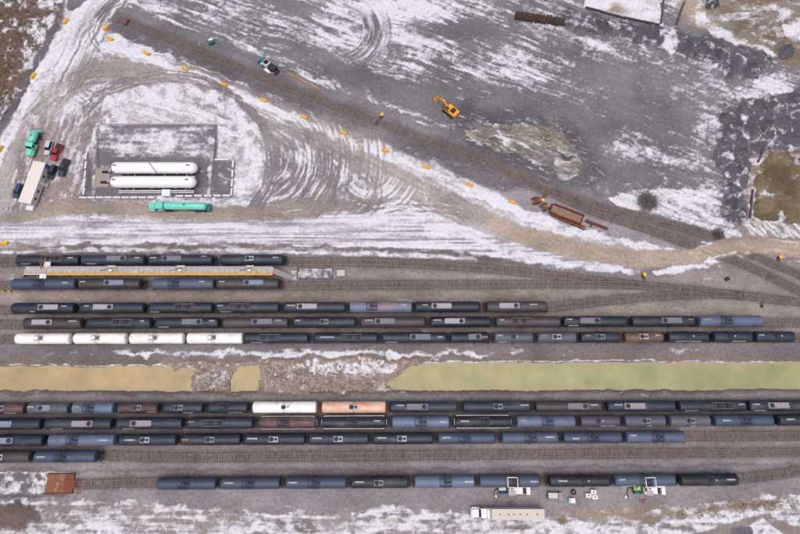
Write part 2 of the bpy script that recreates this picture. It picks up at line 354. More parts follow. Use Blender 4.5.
    m = p.stroke([(118, 36), (200, 68), (260, 92), (345, 128)], 4, 2, 1.5) ; p.cov += m * .32
    g = p.poly([(520, 186), (560, 200), (600, 214), (650, 228), (700, 248), (660, 250), (600, 238), (550, 218), (500, 196)], 3, 1); p.col(g, (126, 121, 126)); p.snow(g, 0.06)
    # loop roads
    A = [(-30, 238), (2, 196), (22, 150), (42, 112), (66, 86), (104, 70), (150, 70), (200, 84), (260, 108), (330, 140), (400, 178), (450, 205), (500, 228), (560, 246), (620, 256)]
    mw, al, dd = p.stroke(A, 92, 14, 1.0, True); p.noise(mw * .75 * lot, .85 * fbm(al / 75, dd / 1.5, 69, 5, .66) + .45 * iso)
    m, al, dd = p.stroke(A, 25, 6, 1.0, True); rut = .8 * fbm(al / 90, dd / 1.1, 71, 4, .65) + .5 * fbm(al / 14, dd / 4, 70, 4, .6)
    left = 1 - sstep(150, 330, X); fade = .62 + .38 * left
    p.col(m * fade, (150, 145, 143)); p.snow(m * (.62 + .38 * left), 0.25); p.noise(m, rut); p.road = np.maximum(p.road, m)
    m2 = m * sstep(0.1, 1.4, rut) * left; p.col(m2 * .9, (112, 104, 102))
    m = p.stroke([(60, 88), (104, 71), (150, 70)], 20, 7, 2); p.col(m * .6, (140, 130, 124)); p.cov -= m * .12
    # single vehicle tracks: pairs of wheel marks that cross, fade and wander
    rg = np.random.default_rng(17)
    FAM = [([(20, 160), (42, 112), (66, 86), (104, 70), (150, 70), (200, 84), (260, 108), (330, 140), (400, 178), (470, 214)], 9, 7),
           ([(104, 70), (150, 72), (215, 90), (275, 116), (322, 146), (340, 172), (325, 198), (285, 211), (230, 213)], 13, 12),
           ([(150, 72), (230, 96), (300, 130), (356, 165), (372, 192), (352, 212), (300, 214), (240, 214)], 9, 10),
           ([(62, 92), (78, 56), (98, 18), (116, -8)], 8, 6),
           ([(86, 150), (90, 112), (130, 88), (190, 84), (240, 104), (264, 140), (266, 178), (246, 208)], 6, 9),
           ([(470, 214), (420, 205), (370, 210), (300, 218), (220, 222)], 8, 6), ([(30, 205), (60, 170), (80, 130), (110, 96)], 7, 9), ([(40, 208), (90, 160), (96, 120), (70, 92)], 8, 5)]
    for pts, spread, cnt in FAM:
        for _ in range(cnt):
            o = rg.normal(0, spread, 2) * (.8, .6); tw = rg.normal(0, 3, (len(pts), 2)); q = [(a + o[0] + t[0], b + o[1] + t[1]) for (a, b), t in zip(pts, tw)]
            i0 = rg.integers(0, max(1, len(q) - 3)); q = q[i0:i0 + rg.integers(4, len(q) + 1)]
            if len(q) < 3: continue
            _, al, dd = p.stroke(q, 12, 1, .25, True); m = np.exp(-((np.abs(dd) - 2.9) / rg.uniform(.55, .95)) ** 2) * (_ > 0) * (dd != 0)
            L_ = al.max(); m = m * sstep(0, 12, al) * (1 - sstep(L_ - 12, L_, al)) * np.clip(.75 + .5 * fbm(al / 7, dd * 0 + o[0], 5, 3), 0, 1)
            if rg.random() < .72: p.cov -= m * rg.uniform(.16, .36); p.col(m * .55, (118, 111, 112))
            else: p.cov += m * rg.uniform(.1, .22)
            p.h -= m * .05
    # snow strip along the left edge of the loop road and the curve round the track end
    m = p.stroke([(-12, 190), (8, 140), (30, 92), (50, 58), (76, 14), (96, -20)], 9, 2.5, .8); p.snow(m, 0.86); p.h += m * .25
    m, al, dd = p.stroke([(60, 90), (78, 50), (100, 14), (120, -10)], 30, 6, 1, True); p.noise(m, fbm(al / 40, dd / 1.5, 72, 4)); p.snow(m * .8, .60)
    m = p.stroke([(112, 58), (98, 44), (94, 30), (102, 14), (120, 4)], 2.0, 1, .4); p.snow(m, .15)
    m = p.stroke([(107, 58), (93, 44), (90, 28), (99, 12), (118, 0)], 1.6, 1, .4); p.snow(m, .2)
    m = p.poly([(68, -90), (96, -90), (86, 2), (74, 12), (66, 10)], 1.5, 1); p.col(m, (104, 101, 108)); p.snow(m, .04)
    m = p.stroke([(104, 46), (150, 60), (185, 73), (264, 106), (344, 139), (426, 172), (470, 190), (512, 207), (550, 222)], 10, 3, 1.2); p.snow(m, 0.86); p.noise(m, streak * .7); p.h += m * .25
    # ring of ploughed snow and tyre tracks round the tank pad
    m = p.stroke([(92, 118), (112, 100), (160, 92), (215, 100), (244, 122), (252, 150), (250, 182), (232, 204), (200, 203)], 17, 4, 1.5); p.snow(m, 0.74); p.noise(m, iso * .8)
    for off, wd in ((12, 2.2), (17, 1.6), (22, 2.4), (27, 1.5)):
        m = p.stroke([(100 - off, 112), (116, 98 - off * .6), (165, 90 - off * .75), (216, 96 - off * .5), (247 + off * .5, 116), (258 + off * .7, 150), (254 + off * .8, 182), (236 + off, 206)], wd, 1, .7)
        p.snow(m * .8, .14); p.col(m * .7, (112, 106, 110))
    r = np.hypot(X - 262, Y - 158); an = np.arctan2(Y - 158, X - 262)
    m = sstep(2, 12, r) * (1 - sstep(120, 140, r)) * sstep(-1.1, -.5, an) * (1 - sstep(1.15, 1.5, an)) * (1 - sstep(380, 430, X)) * (Y < 226)
    tr = fbm(r / 1.7, an * 3.0, 73, 4, .6); p.noise(m * .92, tr * 1.15); p.cov += m * (-.14); p.col(m * sstep(-.6, .8, -tr) * .8, (112, 106, 110))
    r2 = np.hypot(X - 372, Y - 168); a2 = np.arctan2(Y - 168, X - 372)
    m = sstep(12, 16, r2) * (1 - sstep(48, 54, r2)) * sstep(.2, .5, a2) * (1 - sstep(2.4, 2.7, a2)); p.noise(m * .9, fbm(r2 / 1.8, a2 * 1.5, 74, 3)); p.cov += m * .05
    m = p.blob(283, 165, 14, 40, 0) + p.blob(330, 170, 16, 32, -8); m = np.clip(m, 0, 1); p.col(m * .8, (110, 104, 106)); p.cov -= m * .16
    m = p.blob(310, 207, 55, 8, -6); p.col(m, (122, 112, 110)); p.cov -= m * .42
    m = p.blob(420, 195, 50, 12, 24) + p.blob(345, 140, 45, 12, 24); p.cov += np.clip(m, 0, 1) * .02; p.col(np.clip(m, 0, 1) * .6, (158, 148, 140))
    # parking corner
    m = p.poly([(30, 118), (100, 108), (96, 206), (8, 212), (14, 172)], 5, 3); u = X * .95 + Y * .3; p.noise(m, .8 * fbm(u / 2.6, (Y * .95 - X * .3) / 18, 75, 4, .62) + .4 * iso); p.snow(m, .46); p.col(m, (124, 114, 116))
    m = p.blob(40, 158, 10, 26, 18) + p.blob(62, 192, 20, 14) * .6; m = np.clip(m, 0, 1); p.col(m, (128, 112, 106)); p.cov -= .28 * m
    # tank pad
    m = p.poly([(97, 124), (217, 124), (213, 200), (92, 202)], 1.2, .5); p.col(m, (108, 104, 110)); p.snow(m, .52); p.noise(m, .7 * horiz + .5 * iso)
    m = p.poly([(98, 158), (210, 158), (207, 196), (96, 197)], 1.5, .8); p.col(m, (104, 100, 105)); p.snow(m, .20)
    m = p.poly([(213, 160), (234, 160), (232, 197), (210, 197)], 1.5, .8); p.col(m, (104, 98, 102)); p.snow(m, .34)
    m = np.clip(p.blob(156, 126, 60, 1.6, 0, .3) + p.blob(216, 160, 1.6, 36, 0, .3) + p.blob(98, 165, 1.4, 34, 0, .3) + p.blob(90, 178, 2.5, 22, 0, .5), 0, 1); p.cov -= m * .4; p.col(m, (96, 92, 98))
    # lower road past the green tanker
    m, al, dd = p.stroke([(-30, 236), (10, 220), (50, 211), (100, 209), (160, 212), (210, 214), (262, 212), (300, 210)], 15, 3, 1.2, True)
    p.col(m, (132, 122, 114)); p.snow(m, .14); p.noise(m, fbm(al / 50, dd / 1.6, 76, 4)); p.road = np.maximum(p.road, m)
    # snowy strip with ploughed lines above the yard
    m = p.poly([(-300, 236), (20, 222), (120, 220), (260, 221), (330, 216), (420, 212), (480, 232), (540, 250), (600, 262), (640, 268), (640, 273), (560, 268), (480, 258), (380, 251), (-300, 252)], 3, 1)
    p.snow(m, .58); p.noise(m, hlines * 1.1); p.col(m, (138, 132, 138))
    m = np.clip(p.blob(430, 215, 60, 12, 22) + p.blob(370, 226, 60, 8, 4), 0, 1); p.cov += m * .06
    m = p.stroke([(20, 246.5), (120, 246), (280, 247), (380, 250), (440, 253), (480, 259), (540, 266)], 5, 1.6, 1.2); p.col(m, (104, 96, 96)); p.snow(m, .24); p.noise(m, horiz)
    m = p.stroke([(-30, 244), (10, 247), (24, 249)], 9, 3, 1); p.col(m, (128, 118, 116)); p.snow(m, .2)
    # ---- rail yard
    yard = p.poly([(-900, 254), (20, 251.5), (280, 253), (380, 257), (440, 260), (500, 266), (560, 272), (640, 278), (690, 268), (715, 258), (760, 254), (900, 256), (1700, 300), (1700, 900), (-900, 900)], 1.6, 1.0)
    p.col(yard, (115, 109, 107)); p.snow(yard, .02); p.noise(yard, horiz)
    m = yard * sstep(-.2, 1.2, fbm(X / 5, Y / 2.5, 34, 5, .7)); p.col(m * .35, (92, 87, 92))
    m = yard * sstep(-.2, 1.5, horiz); p.col(m * .5, (124, 116, 116))
    m = p.stroke([(-30, 252.5), (100, 251.8), (280, 252.5), (380, 255), (440, 258)], 2.6, 1.0, .8); p.snow(m, .62); p.noise(m, iso)
    m = p.stroke([(-30, 297), (200, 297), (400, 296), (540, 292), (640, 290.5)], 9, 4, 1.5); p.col(m * .8, (130, 119, 113))
    m = p.stroke([(540, 318), (620, 311), (700, 306), (760, 310), (850, 316)], 14, 6, 2); p.col(m * .8, (131, 121, 116))
    m = p.poly([(640, 276), (700, 270), (740, 268), (800, 300), (760, 292), (690, 286)], 4, 2); p.col(m * .7, (128, 119, 118))
    m = p.stroke([(345, 273), (420, 276), (500, 279), (560, 280)], 6, 3, 1); p.col(m * .6, (130, 126, 128))
    m = p.poly([(292, 268), (334, 267), (336, 280), (292, 281)], 1.5, 1.5); p.snow(m, .42); p.noise(m, iso)
    m = p.blob(10, 277, 14, 5); p.cov += m * .5
    m = p.stroke([(-20, 262), (0, 262), (8, 261)], 2.5, 1, .3); p.col(m * .8, (120, 70, 62))
    # road to the right with snow banks
    Bp = [(450, 200), (500, 226), (560, 245), (610, 256), (650, 259), (690, 256), (730, 247), (765, 245), (800, 249), (880, 255)]
    m = p.stroke([(514, 208), (560, 224), (600, 237), (640, 245), (672, 249)], 6.5, 1.8, 1.2); p.snow(m, .80); p.noise(m, iso * .7)
    m = p.stroke([(468, 238), (520, 254), (560, 262), (600, 268), (632, 271.5)], 7, 2.2, 1.4); p.h += m * .35; p.snow(m, .82); p.noise(m, iso * .7)
    m = p.poly([(650, 271), (700, 262), (716, 255.5), (720, 260), (700, 268), (676, 275), (655, 273)], 1.5, 1.3); p.snow(m, .82)
    m = p.poly([(712, 256), (740, 251), (800, 253), (830, 256), (830, 262), (800, 262), (770, 256), (742, 257), (718, 261)], 1.5, 1); p.snow(m, .60)
    m = p.poly([(690, 247), (710, 238), (740, 232), (745, 240), (722, 243), (700, 248)], 1.5, 1.0); p.snow(m, .62)
    m = p.poly([(720, 236), (745, 222), (800, 214), (840, 210), (840, 232), (800, 238), (760, 240), (740, 240)], 3, 2); p.snow(m, .60); p.noise(m, fbm((X + Y) / 18, (X - Y) / 2.6, 77, 4)); p.col(m, (128, 116, 112))
    m, al, dd = p.stroke(Bp, 16, 2.2, .9, True); fd = sstep(440, 520, X); p.col(m * fd, (148, 135, 122)); p.snow(m * fd, .02); p.noise(m * fd, fbm(al / 60, dd / 2, 78, 4)); p.road = np.maximum(p.road, m * fd)
    m2 = m * fd * sstep(.3, 1.6, fbm(al / 60, dd / 2.2, 79, 4)); p.col(m2 * .4, (136, 120, 108))
    # ---- ditch
    m = p.poly([(-300, 345), (1700, 344), (1700, 396), (-300, 399)], 1.5, .6); p.col(m, (104, 99, 103)); p.noise(m, .7 * horiz + .5 * iso); p.snow(m, .06)
    for a in ((140, 353, 40, 3.2, .62), (230, 352.5, 70, 3.6, .55), (320, 354, 60, 4, .60), (400, 354.5, 60, 3.5, .62), (480, 354, 50, 3, .5), (570, 353, 12, 2, .45), (610, 353, 14, 2, .3), (60, 353, 20, 3, .28), (700, 350, 40, 2.5, .33), (740, 353, 26, 2, .3)):
        p.cov += p.blob(*a[:4]) * a[4]
    m = p.stroke([(-40, 362), (200, 361), (260, 360), (300, 359), (420, 359), (600, 358), (860, 358)], 6, 2, 1.2); p.col(m * .8, (106, 94, 86)); p.cov -= m * .2
    m = p.stroke([(-40, 392.5), (200, 393), (420, 392), (600, 391.5), (860, 389)], 5.5, 2, 1.2); p.col(m * .85, (96, 86, 80))
    m = p.stroke([(-40, 364.8), (60, 365.2), (160, 366)], 1.8, .8, .6) + p.stroke([(420, 362.5), (520, 361.5), (640, 361), (740, 362.5), (860, 362)], 2.0, .8, .6); p.snow(np.clip(m, 0, 1), .66); p.noise(np.clip(m, 0, 1), iso * .5)
    dam = p.poly([(158, 364), (190, 362), (240, 363), (262, 360), (300, 358), (400, 360), (424, 362), (400, 374), (384, 384), (392, 390), (300, 393), (258, 391), (262, 376), (258, 366), (240, 368), (230, 390), (190, 391), (192, 372), (160, 368)], 2, 2)
    p.col(dam, (132, 118, 108)); p.snow(dam, .26); p.noise(dam, fbm(X / 4, Y / 4, 81, 5, .65))
    m = p.poly([(286, 366), (310, 362), (360, 362), (402, 361), (398, 370), (378, 376), (330, 377), (310, 372)], 2, 2); p.snow(m, .74)
    m = p.blob(216, 378, 14, 7, 0) + p.blob(165, 369, 8, 3) + p.blob(195, 370, 8, 3) + p.blob(308, 386, 8, 3); p.cov += np.clip(m, 0, 1) * .40
    # ---- between the lower rows, and the foot of the picture
    m = p.poly([(-300, 397), (1700, 391), (1700, 402), (-300, 404)], 2, 1); p.col(m, (122, 116, 116)); 
    m = p.poly([(-300, 463), (1700, 458), (1700, 505), (-300, 520)], 3, 1.5); p.col(m, (122, 117, 121)); p.noise(m, horiz); p.snow(m, -.1)
    m = p.stroke([(-40, 470), (160, 470.5), (400, 469.5), (620, 467), (860, 464)], 2.6, 1.5, 1.2); p.col(m * .75, (96, 90, 94))
    m = p.poly([(-300, 500), (60, 497), (160, 503), (240, 513), (320, 512), (400, 508), (470, 514), (560, 516), (640, 512), (700, 502), (760, 494), (830, 486), (1700, 470), (1700, 1200), (-300, 1200)], 4, 3)
    p.snow(m, .50); p.noise(m, .85 * horiz + .45 * iso); p.col(m, (124, 116, 116))
    m = p.poly([(-300, 524), (200, 526), (480, 522), (660, 520), (830, 500), (1700, 480), (1700, 1200), (-300, 1200)], 4, 3); p.snow(m, .60)
    for a in ((210, 507, 60, 3, -.15), (250, 505, 40, 2.5, .22), (190, 506, 20, 4, .25), (290, 509, 20, 3, .45), (390, 508, 14, 1.6, .4), (370, 513, 40, 2, .4), (275, 515, 36, 2, .35), (430, 516, 20, 2, .3), (60, 506, 20, 5, -.15), (380, 500, 60, 5, -.25)):
        p.cov += p.blob(*a[:4]) * a[4]
    m = p.poly([(-60, 508), (20, 503), (38, 512), (36, 524), (10, 530), (-60, 530)], 3, 3); p.col(m, (92, 80, 78)); p.snow(m, .06)
    m = p.poly([(-60, 473), (44, 473), (44, 494), (-60, 495)], 2, 1); p.snow(m, .44); p.noise(m, iso * 1.1); p.col(m, (104, 99, 104))
    m = np.clip(p.stroke([(44, 474), (60, 472), (75, 475), (76, 487)], 2.2, 1, .6) + p.stroke([(-20, 472), (10, 473), (44, 475), (43, 493)], 2.0, 1, .6), 0, 1); p.snow(m, .7)
    m = p.stroke([(-40, 496), (30, 496), (80, 492)], 3, 1.5, 1); p.col(m, (92, 86, 92)); p.snow(m, .1)
    m = p.poly([(545, 516), (600, 508), (660, 505), (682, 506), (684, 514), (660, 521), (600, 520), (550, 522)], 3, 2); p.col(m, (128, 116, 106)); p.snow(m, .26); p.noise(m, horiz)
    m = np.clip(p.blob(695, 513, 18, 3, -6) + p.blob(760, 506, 24, 4, -4) + p.blob(735, 509, 20, 3), 0, 1); p.col(m * .9, (138, 118, 102)); p.cov -= m * .2
    m = p.poly([(670, 545), (720, 527), (752, 516), (770, 515), (800, 528), (850, 560)], 2, .6); p.col(m, (118, 110, 108)); p.snow(m, .10)
    m = p.poly([(700, 545), (752, 523), (764, 519), (800, 545)], 1.5, .6); p.snow(m, .72)
    m = p.poly([(732, 528), (750, 526), (756, 540), (730, 540)], 1, .6); p.col(m, (84, 84, 92)); p.snow(m, .05)
    for a, b in (((689, 252), (699, 247)), ((700, 247.5), (711, 242)), ((716, 241), (728, 238)), ((708, 259.5), (718, 256.5)), ((722, 256), (734, 253)), ((739, 255), (748, 253.5))):
        m = p.stroke([a, ((a[0] + b[0]) / 2, (a[1] + b[1]) / 2 + .3), b], 3.4, 1, .5); p.snow(m * .9, .78)
    m = p.stroke([(118, 19), (200, 52.5), (300, 93.2), (400, 131), (475, 158.5), (540, 186.5), (600, 210), (660, 228), (700, 243)], 15, 4, 1.2); p.col(m * .75 * (1 - p.road), (86, 81, 83)); p.cov -= m * .1
    # ---- ballast
    bd = np.full(p.n, 1e9)
    for k, pts in PATHS.items():
        i = np.nonzero((p.wx > pts[:, 0].min() - 4) & (p.wx < pts[:, 0].max() + 4) & (p.wy > pts[:, 1].min() - 4) & (p.wy < pts[:, 1].max() + 4))[0]
        d, _, _ = path_dist(p.wx[i], p.wy[i], pts[::3] if len(pts) > 40 else pts); bd[i] = np.minimum(bd[i], d)
    m = (1 - sstep(1.3, 2.2, bd)) * (1 - .97 * p.road * (p.X > 500))
    p.col(m * .8, (101, 94, 94)); p.snow(m * .97, -.1)
    p.ballast = m; p.h += m * 0.16 + 0.34 * p.road * sstep(650, 670, p.X) * (1 - sstep(790, 810, p.X))
    # ---- relief
    inwater = .8 * np.clip(p.poly([(-300, 366), (160, 367), (262, 363), (420, 363), (1700, 362), (1700, 387), (420, 390), (230, 391), (-300, 389)], 3.5, .6), 0, 1)
    p.h += -1.5 * inwater * (1 - .86 * dam) + dam * (.35 * np.abs(fbm(X / 5, Y / 5, 91, 4)))
    p.s = p.cov + 0.21 * p.nz
    p.h += 0.05 * fbm(X / 6, Y / 6, 92, 4) * (1 - p.ballast) + 0.28 * np.clip(p.s - .45, 0, .4) * (1 - p.ballast)
    p.base *= (1 + 0.10 * np.clip(tone, -2, 2))[:, None]
    return p

def paint_mesh(name, verts, faces, base, snow, m=None):
    me = bpy.data.meshes.new(name)
    me.vertices.add(len(verts)); me.vertices.foreach_set('co', np.asarray(verts, np.float32).ravel())
    nf = len(faces); me.loops.add(nf * 4); me.polygons.add(nf)
    me.loops.foreach_set('vertex_index', np.asarray(faces, np.int32).ravel())
    me.polygons.foreach_set('loop_start', np.arange(0, nf * 4, 4, dtype=np.int32))
    try: me.polygons.foreach_set('loop_total', np.full(nf, 4, np.int32))
    except Exception: pass
    me.polygons.foreach_set('use_smooth', np.ones(nf, bool))
    a = me.attributes.new('base', 'FLOAT_COLOR', 'POINT'); a.data.foreach_set('color', np.concatenate([base, np.ones((len(base), 1))], 1).astype(np.float32).ravel())
    a = me.attributes.new('snow', 'FLOAT', 'POINT'); a.data.foreach_set('value', np.asarray(snow, np.float32))
    me.materials.append(m or GROUND_MAT); me.update(calc_edges=True); me.validate()
    return put(name, me)

G = paint_place(Paint(WX, WY))
# open country beyond the surveyed sheet: patchy snow over grey soil, no stretched detail
out = np.clip(np.maximum(np.abs(WX) - 150.5, np.maximum(WY - 144.5, -48.5 - WY)) / 6, 0, 1)
G.s += out * (.36 - G.s); G.base += out[:, None] * (lin((108, 101, 98)) - G.base); G.h *= (1 - out)
V3 = np.stack([WX, WY, G.h], 1)
ny, nx = SHP
idx = np.arange(ny * nx).reshape(SHP)
quads = np.stack([idx[:-1, :-1], idx[:-1, 1:], idx[1:, 1:], idx[1:, :-1]], -1).reshape(-1, 4)
roadf = (G.road[quads].mean(1) > 0.55)
for nm, sel in (('ground', ~roadf), ('dirt_road', roadf)):
    f = quads[sel]; u, inv = np.unique(f, return_inverse=True)
    o = paint_mesh(nm, V3[u], inv.reshape(-1, 4), G.base[u], G.s[u])
    tag(o, kind='structure')
def ground_z(x, y):
    i = np.clip(np.searchsorted(gx, x), 1, nx - 1); j = np.clip(np.searchsorted(gy, y), 1, ny - 1)
    return float(G.h[j * nx + i])

# ------------------------------------------------------------------ ditch water
def water_sheet():
    xs = [-700] + list(np.linspace(-20, 820, 211)) + [1500]
    top = lambda x: 362.8 + (1.8 if x < 240 else 0) + .8 * float(fbm(np.array([x / 9.]), np.array([3.3]), 3, 3)[0])
    def pt(px, py): x, y = P(px, py, -0.5); return (x, y, -0.5)
    v = []; f = []
    rows = 6
    for x in xs:
        a, b = 362.0, 392.0
        for k in range(rows): v.append(pt(x, a + (b - a) * k / (rows - 1)))
    for i in range(len(xs) - 1):
        for k in range(rows - 1): f.append((i * rows + k + 1, (i + 1) * rows + k + 1, (i + 1) * rows + k, i * rows + k))
    m, nt, b = new_mat('silty_ice'); N = nt.nodes; L = nt.links
    tc = N.new('ShaderNodeTexCoord')
    sp = N.new('ShaderNodeSeparateXYZ'); L.new(tc.outputs['Object'], sp.inputs[0])
    mr = N.new('ShaderNodeMapRange'); mr.inputs[1].default_value = -75; mr.inputs[2].default_value = 55; L.new(sp.outputs[0], mr.inputs[0])
    mx = N.new('ShaderNodeMix'); mx.data_type = 'RGBA'; L.new(mr.outputs[0], mx.inputs[0]); mx.inputs[6].default_value = (*lin((172, 151, 114)), 1); mx.inputs[7].default_value = (*lin((150, 152, 111)), 1)
    nz = N.new('ShaderNodeTexNoise'); nz.inputs['Scale'].default_value = .11; nz.inputs['Detail'].default_value = 6; nz.inputs['Roughness'].default_value = .6; L.new(tc.outputs['Object'], nz.inputs['Vector'])
    cr = N.new('ShaderNodeValToRGB'); L.new(nz.outputs[0], cr.inputs[0]); cr.color_ramp.elements[0].position = .3; cr.color_ramp.elements[1].position = .7
    cr.color_ramp.elements[0].color = (.72, .76, .74, 1); cr.color_ramp.elements[1].color = (1.2, 1.14, 1.1, 1)
    mu = N.new('ShaderNodeMix'); mu.data_type = 'RGBA'; mu.blend_type = 'MULTIPLY'; mu.inputs[0].default_value = 1; L.new(mx.outputs[2], mu.inputs[6]); L.new(cr.outputs[0], mu.inputs[7])
    n2 = N.new('ShaderNodeTexNoise'); n2.inputs['Scale'].default_value = .55; n2.inputs['Detail'].default_value = 5; n2.inputs['Roughness'].default_value = .7; L.new(tc.outputs['Object'], n2.inputs['Vector'])
    m2 = N.new('ShaderNodeMapRange'); m2.inputs[1].default_value = .6; m2.inputs[2].default_value = .74; m2.inputs[4].default_value = .55; L.new(n2.outputs[0], m2.inputs[0])
    mz = N.new('ShaderNodeMix'); mz.data_type = 'RGBA'; L.new(m2.outputs[0], mz.inputs[0]); L.new(mu.outputs[2], mz.inputs[6]); mz.inputs[7].default_value = (*lin((110, 106, 84)), 1)
    yc = P(400, 376.8, -.5)[1]                      # silt shelving up along both banks
    ds = N.new('ShaderNodeMath'); ds.operation = 'SUBTRACT'; L.new(sp.outputs[1], ds.inputs[0]); ds.inputs[1].default_value = yc
    ab_ = N.new('ShaderNodeMath'); ab_.operation = 'ABSOLUTE'; L.new(ds.outputs[0], ab_.inputs[0])
    wv = N.new('ShaderNodeMath'); wv.operation = 'MULTIPLY_ADD'; L.new(nz.outputs[0], wv.inputs[0]); wv.inputs[1].default_value = 2.2; L.new(ab_.outputs[0], wv.inputs[2])
    em = N.new('ShaderNodeMapRange'); em.interpolation_type = 'SMOOTHSTEP'; em.inputs[1].default_value = 3.5; em.inputs[2].default_value = 5.0; em.inputs[4].default_value = .75; L.new(wv.outputs[0], em.inputs[0])
    me_ = N.new('ShaderNodeMix'); me_.data_type = 'RGBA'; L.new(em.outputs[0], me_.inputs[0]); L.new(mz.outputs[2], me_.inputs[6]); me_.inputs[7].default_value = (*lin((160, 146, 116)), 1)
    L.new(me_.outputs[2], b.inputs['Base Color']); b.inputs['Roughness'].default_value = .36; b.inputs['Specular IOR Level'].default_value = .35
    mb = MB(); mb.add(v, f, True)
    return tag(mb.build('ditch_water', m), kind='structure')
water_sheet()

# loose stones of the two dams in the ditch (far too many to count)
def stones(name, spots, sizes, m):
    ico = []
    t = (1 + 5 ** .5) / 2
    V = np.array([(-1, t, 0), (1, t, 0), (-1, -t, 0), (1, -t, 0), (0, -1, t), (0, 1, t), (0, -1, -t), (0, 1, -t), (t, 0, -1), (t, 0, 1), (-t, 0, -1), (-t, 0, 1)]) / 1.9
    F = [(0, 11, 5), (0, 5, 1), (0, 1, 7), (0, 7, 10), (0, 10, 11), (1, 5, 9), (5, 11, 4), (11, 10, 2), (10, 7, 6), (7, 1, 8), (3, 9, 4), (3, 4, 2), (3, 2, 6), (3, 6, 8), (3, 8, 9), (4, 9, 5), (2, 4, 11), (6, 2, 10), (8, 6, 7), (9, 8, 1)]
    rg = np.random.default_rng(5); mb = MB()
    for (x, y), s in zip(spots, sizes):
        v = V * (1 + .35 * (rg.random((12, 1)) - .5)) * s * np.array([1, .6 + .5 * rg.random(), .5 + .3 * rg.random()])
        a = rg.random() * 6.28; c, d = math.cos(a), math.sin(a)
        v = np.stack([v[:, 0] * c - v[:, 1] * d + x, v[:, 0] * d + v[:, 1] * c + y, v[:, 2] + ground_z(x, y) + s * .1], 1)
        mb.add(v, F)
    return mb.build(name, m)
rg = np.random.default_rng(3); sp = []; sz = []
STONE = mat('dam_stone', (150, 138, 130), .9, var=.5, scale=.35, dirt=(210, 208, 214), dirt_amt=.25, dirt_scale=.25)
for (x0, x1, y0, y1, n) in ((258, 400, 374, 391, 1500), (300, 420, 360, 376, 200), (196, 236, 366, 390, 420), (160, 200, 364, 390, 90), (258, 305, 360, 376, 330)):
    for _ in range(n):
        px, py = rg.uniform(x0, x1), rg.uniform(y0, y1)
        if 236 < px < 257: continue
        sp.append(P(px, py)); sz.append(rg.uniform(.14, .42) * (1.5 if rg.random() < .08 else 1))
tag(stones('rubble_stones', sp, sz, STONE), 'loose brown and grey rubble stones damming the ditch', 'rubble', kind='stuff')

# ------------------------------------------------------------------ tank cars
PAINT = {
 'navy': ('dark navy', (38, 44, 58)), 'teal': ('blackish blue', (36, 43, 59)), 'black': ('black', (28, 32, 43)), 'brown': ('dark brown', (60, 55, 60)),
 'blue': ('blue', (56, 67, 88)), 'lblue': ('light blue', (88, 101, 125)), 'gblue': ('slate blue', (70, 81, 101)), 'grey': ('purplish grey', (86, 84, 98)),
 'white': ('white', (236, 232, 228)), 'peach': ('peach', (222, 188, 168)), 'rustblue': ('rusty slate blue', (98, 112, 136)), 'rust': ('rusty dark', (58, 46, 52)),
 'ochre': ('rusty brown', (92, 78, 74)),
}
def car_paint(k):
    rgb = PAINT[k][1]
    d, am, sc = {'rustblue': ((164, 120, 100), .3, .22), 'rust': ((112, 82, 74), .5, .25), 'peach': ((204, 134, 102), .5, .3), 'white': ((190, 172, 156), .16, .35), 'ochre': ((146, 100, 78), .38, .3),
                 'brown': ((78, 66, 64), .3, .3)}.get(k, ((74, 71, 74), .26, .35))
    return mat('paint_' + k, rgb, .5 if k not in ('white', 'peach') else .5, var=.16, scale=.8, dirt=d, dirt_amt=am, dirt_scale=sc, stretch=(.55, 1, 1), rnd=.22 if k not in ('white', 'peach') else .04)
STEEL = mat('dark_steel', (44, 42, 46), .7, var=.25); RUSTY = mat('rusty_steel', (104, 72, 60), .85, var=.35, scale=2)
GRATE = {'W': mat('galvanised_deck', (160, 157, 165), .6, var=.12, scale=2), 'G': mat('weathered_deck', (116, 116, 128), .65, var=.18, scale=2), 'P': mat('pinkish_deck', (150, 140, 142), .65, var=.15, scale=2),
         'B': mat('pale_blue_deck', (124, 134, 154), .65, var=.18, scale=2), 'O': mat('brown_grating', (86, 78, 80), .8, var=.3, scale=3), 'D': mat('dark_deck', (46, 54, 72), .7, var=.2)}
WHITE = mat('white_paint', (226, 224, 226), .55, var=.06); ORANGE = mat('orange_stencil', (206, 158, 84), .6, var=.1); STENCIL = mat('white_stencil', (214, 214, 220), .6, var=.08)
PALE = mat('pale_steel', (188, 186, 192), .6, var=.1)
ZC, RAD = 2.62, 1.52
def tank_mesh(L, k, m, r=RAD, zc=ZC):
    mb = MB(); hd = .5; pr = [(-L / 2, .02)]
    for a in (15, 30, 45, 60, 75): pr.append((-L / 2 + hd * (1 - math.cos(R(a)) ** .8), r * math.sin(R(a)) ** .5))
    pr += [(-L / 2 + hd, r)]
    n = 5
    for i in range(1, n): pr.append((-L / 2 + hd + (L - 2 * hd) * i / n, r))
    full = pr + [(L / 2 - hd, r)] + [(-a, b) for a, b in pr[5:0:-1]] + [(L / 2, .02)]
    mb.lathe(full, 'x', (0, 0, zc), 28)
    for x in (-L / 2 + hd + .5, -L / 6, L / 6, L / 2 - hd - .5):         # girth welds
        mb.lathe([(x - .04, r + .004), (x - .03, r + .014), (x + .03, r + .014), (x + .04, r + .004)], 'x', (0, 0, zc), 28)
    return mb.mesh('tank', m)
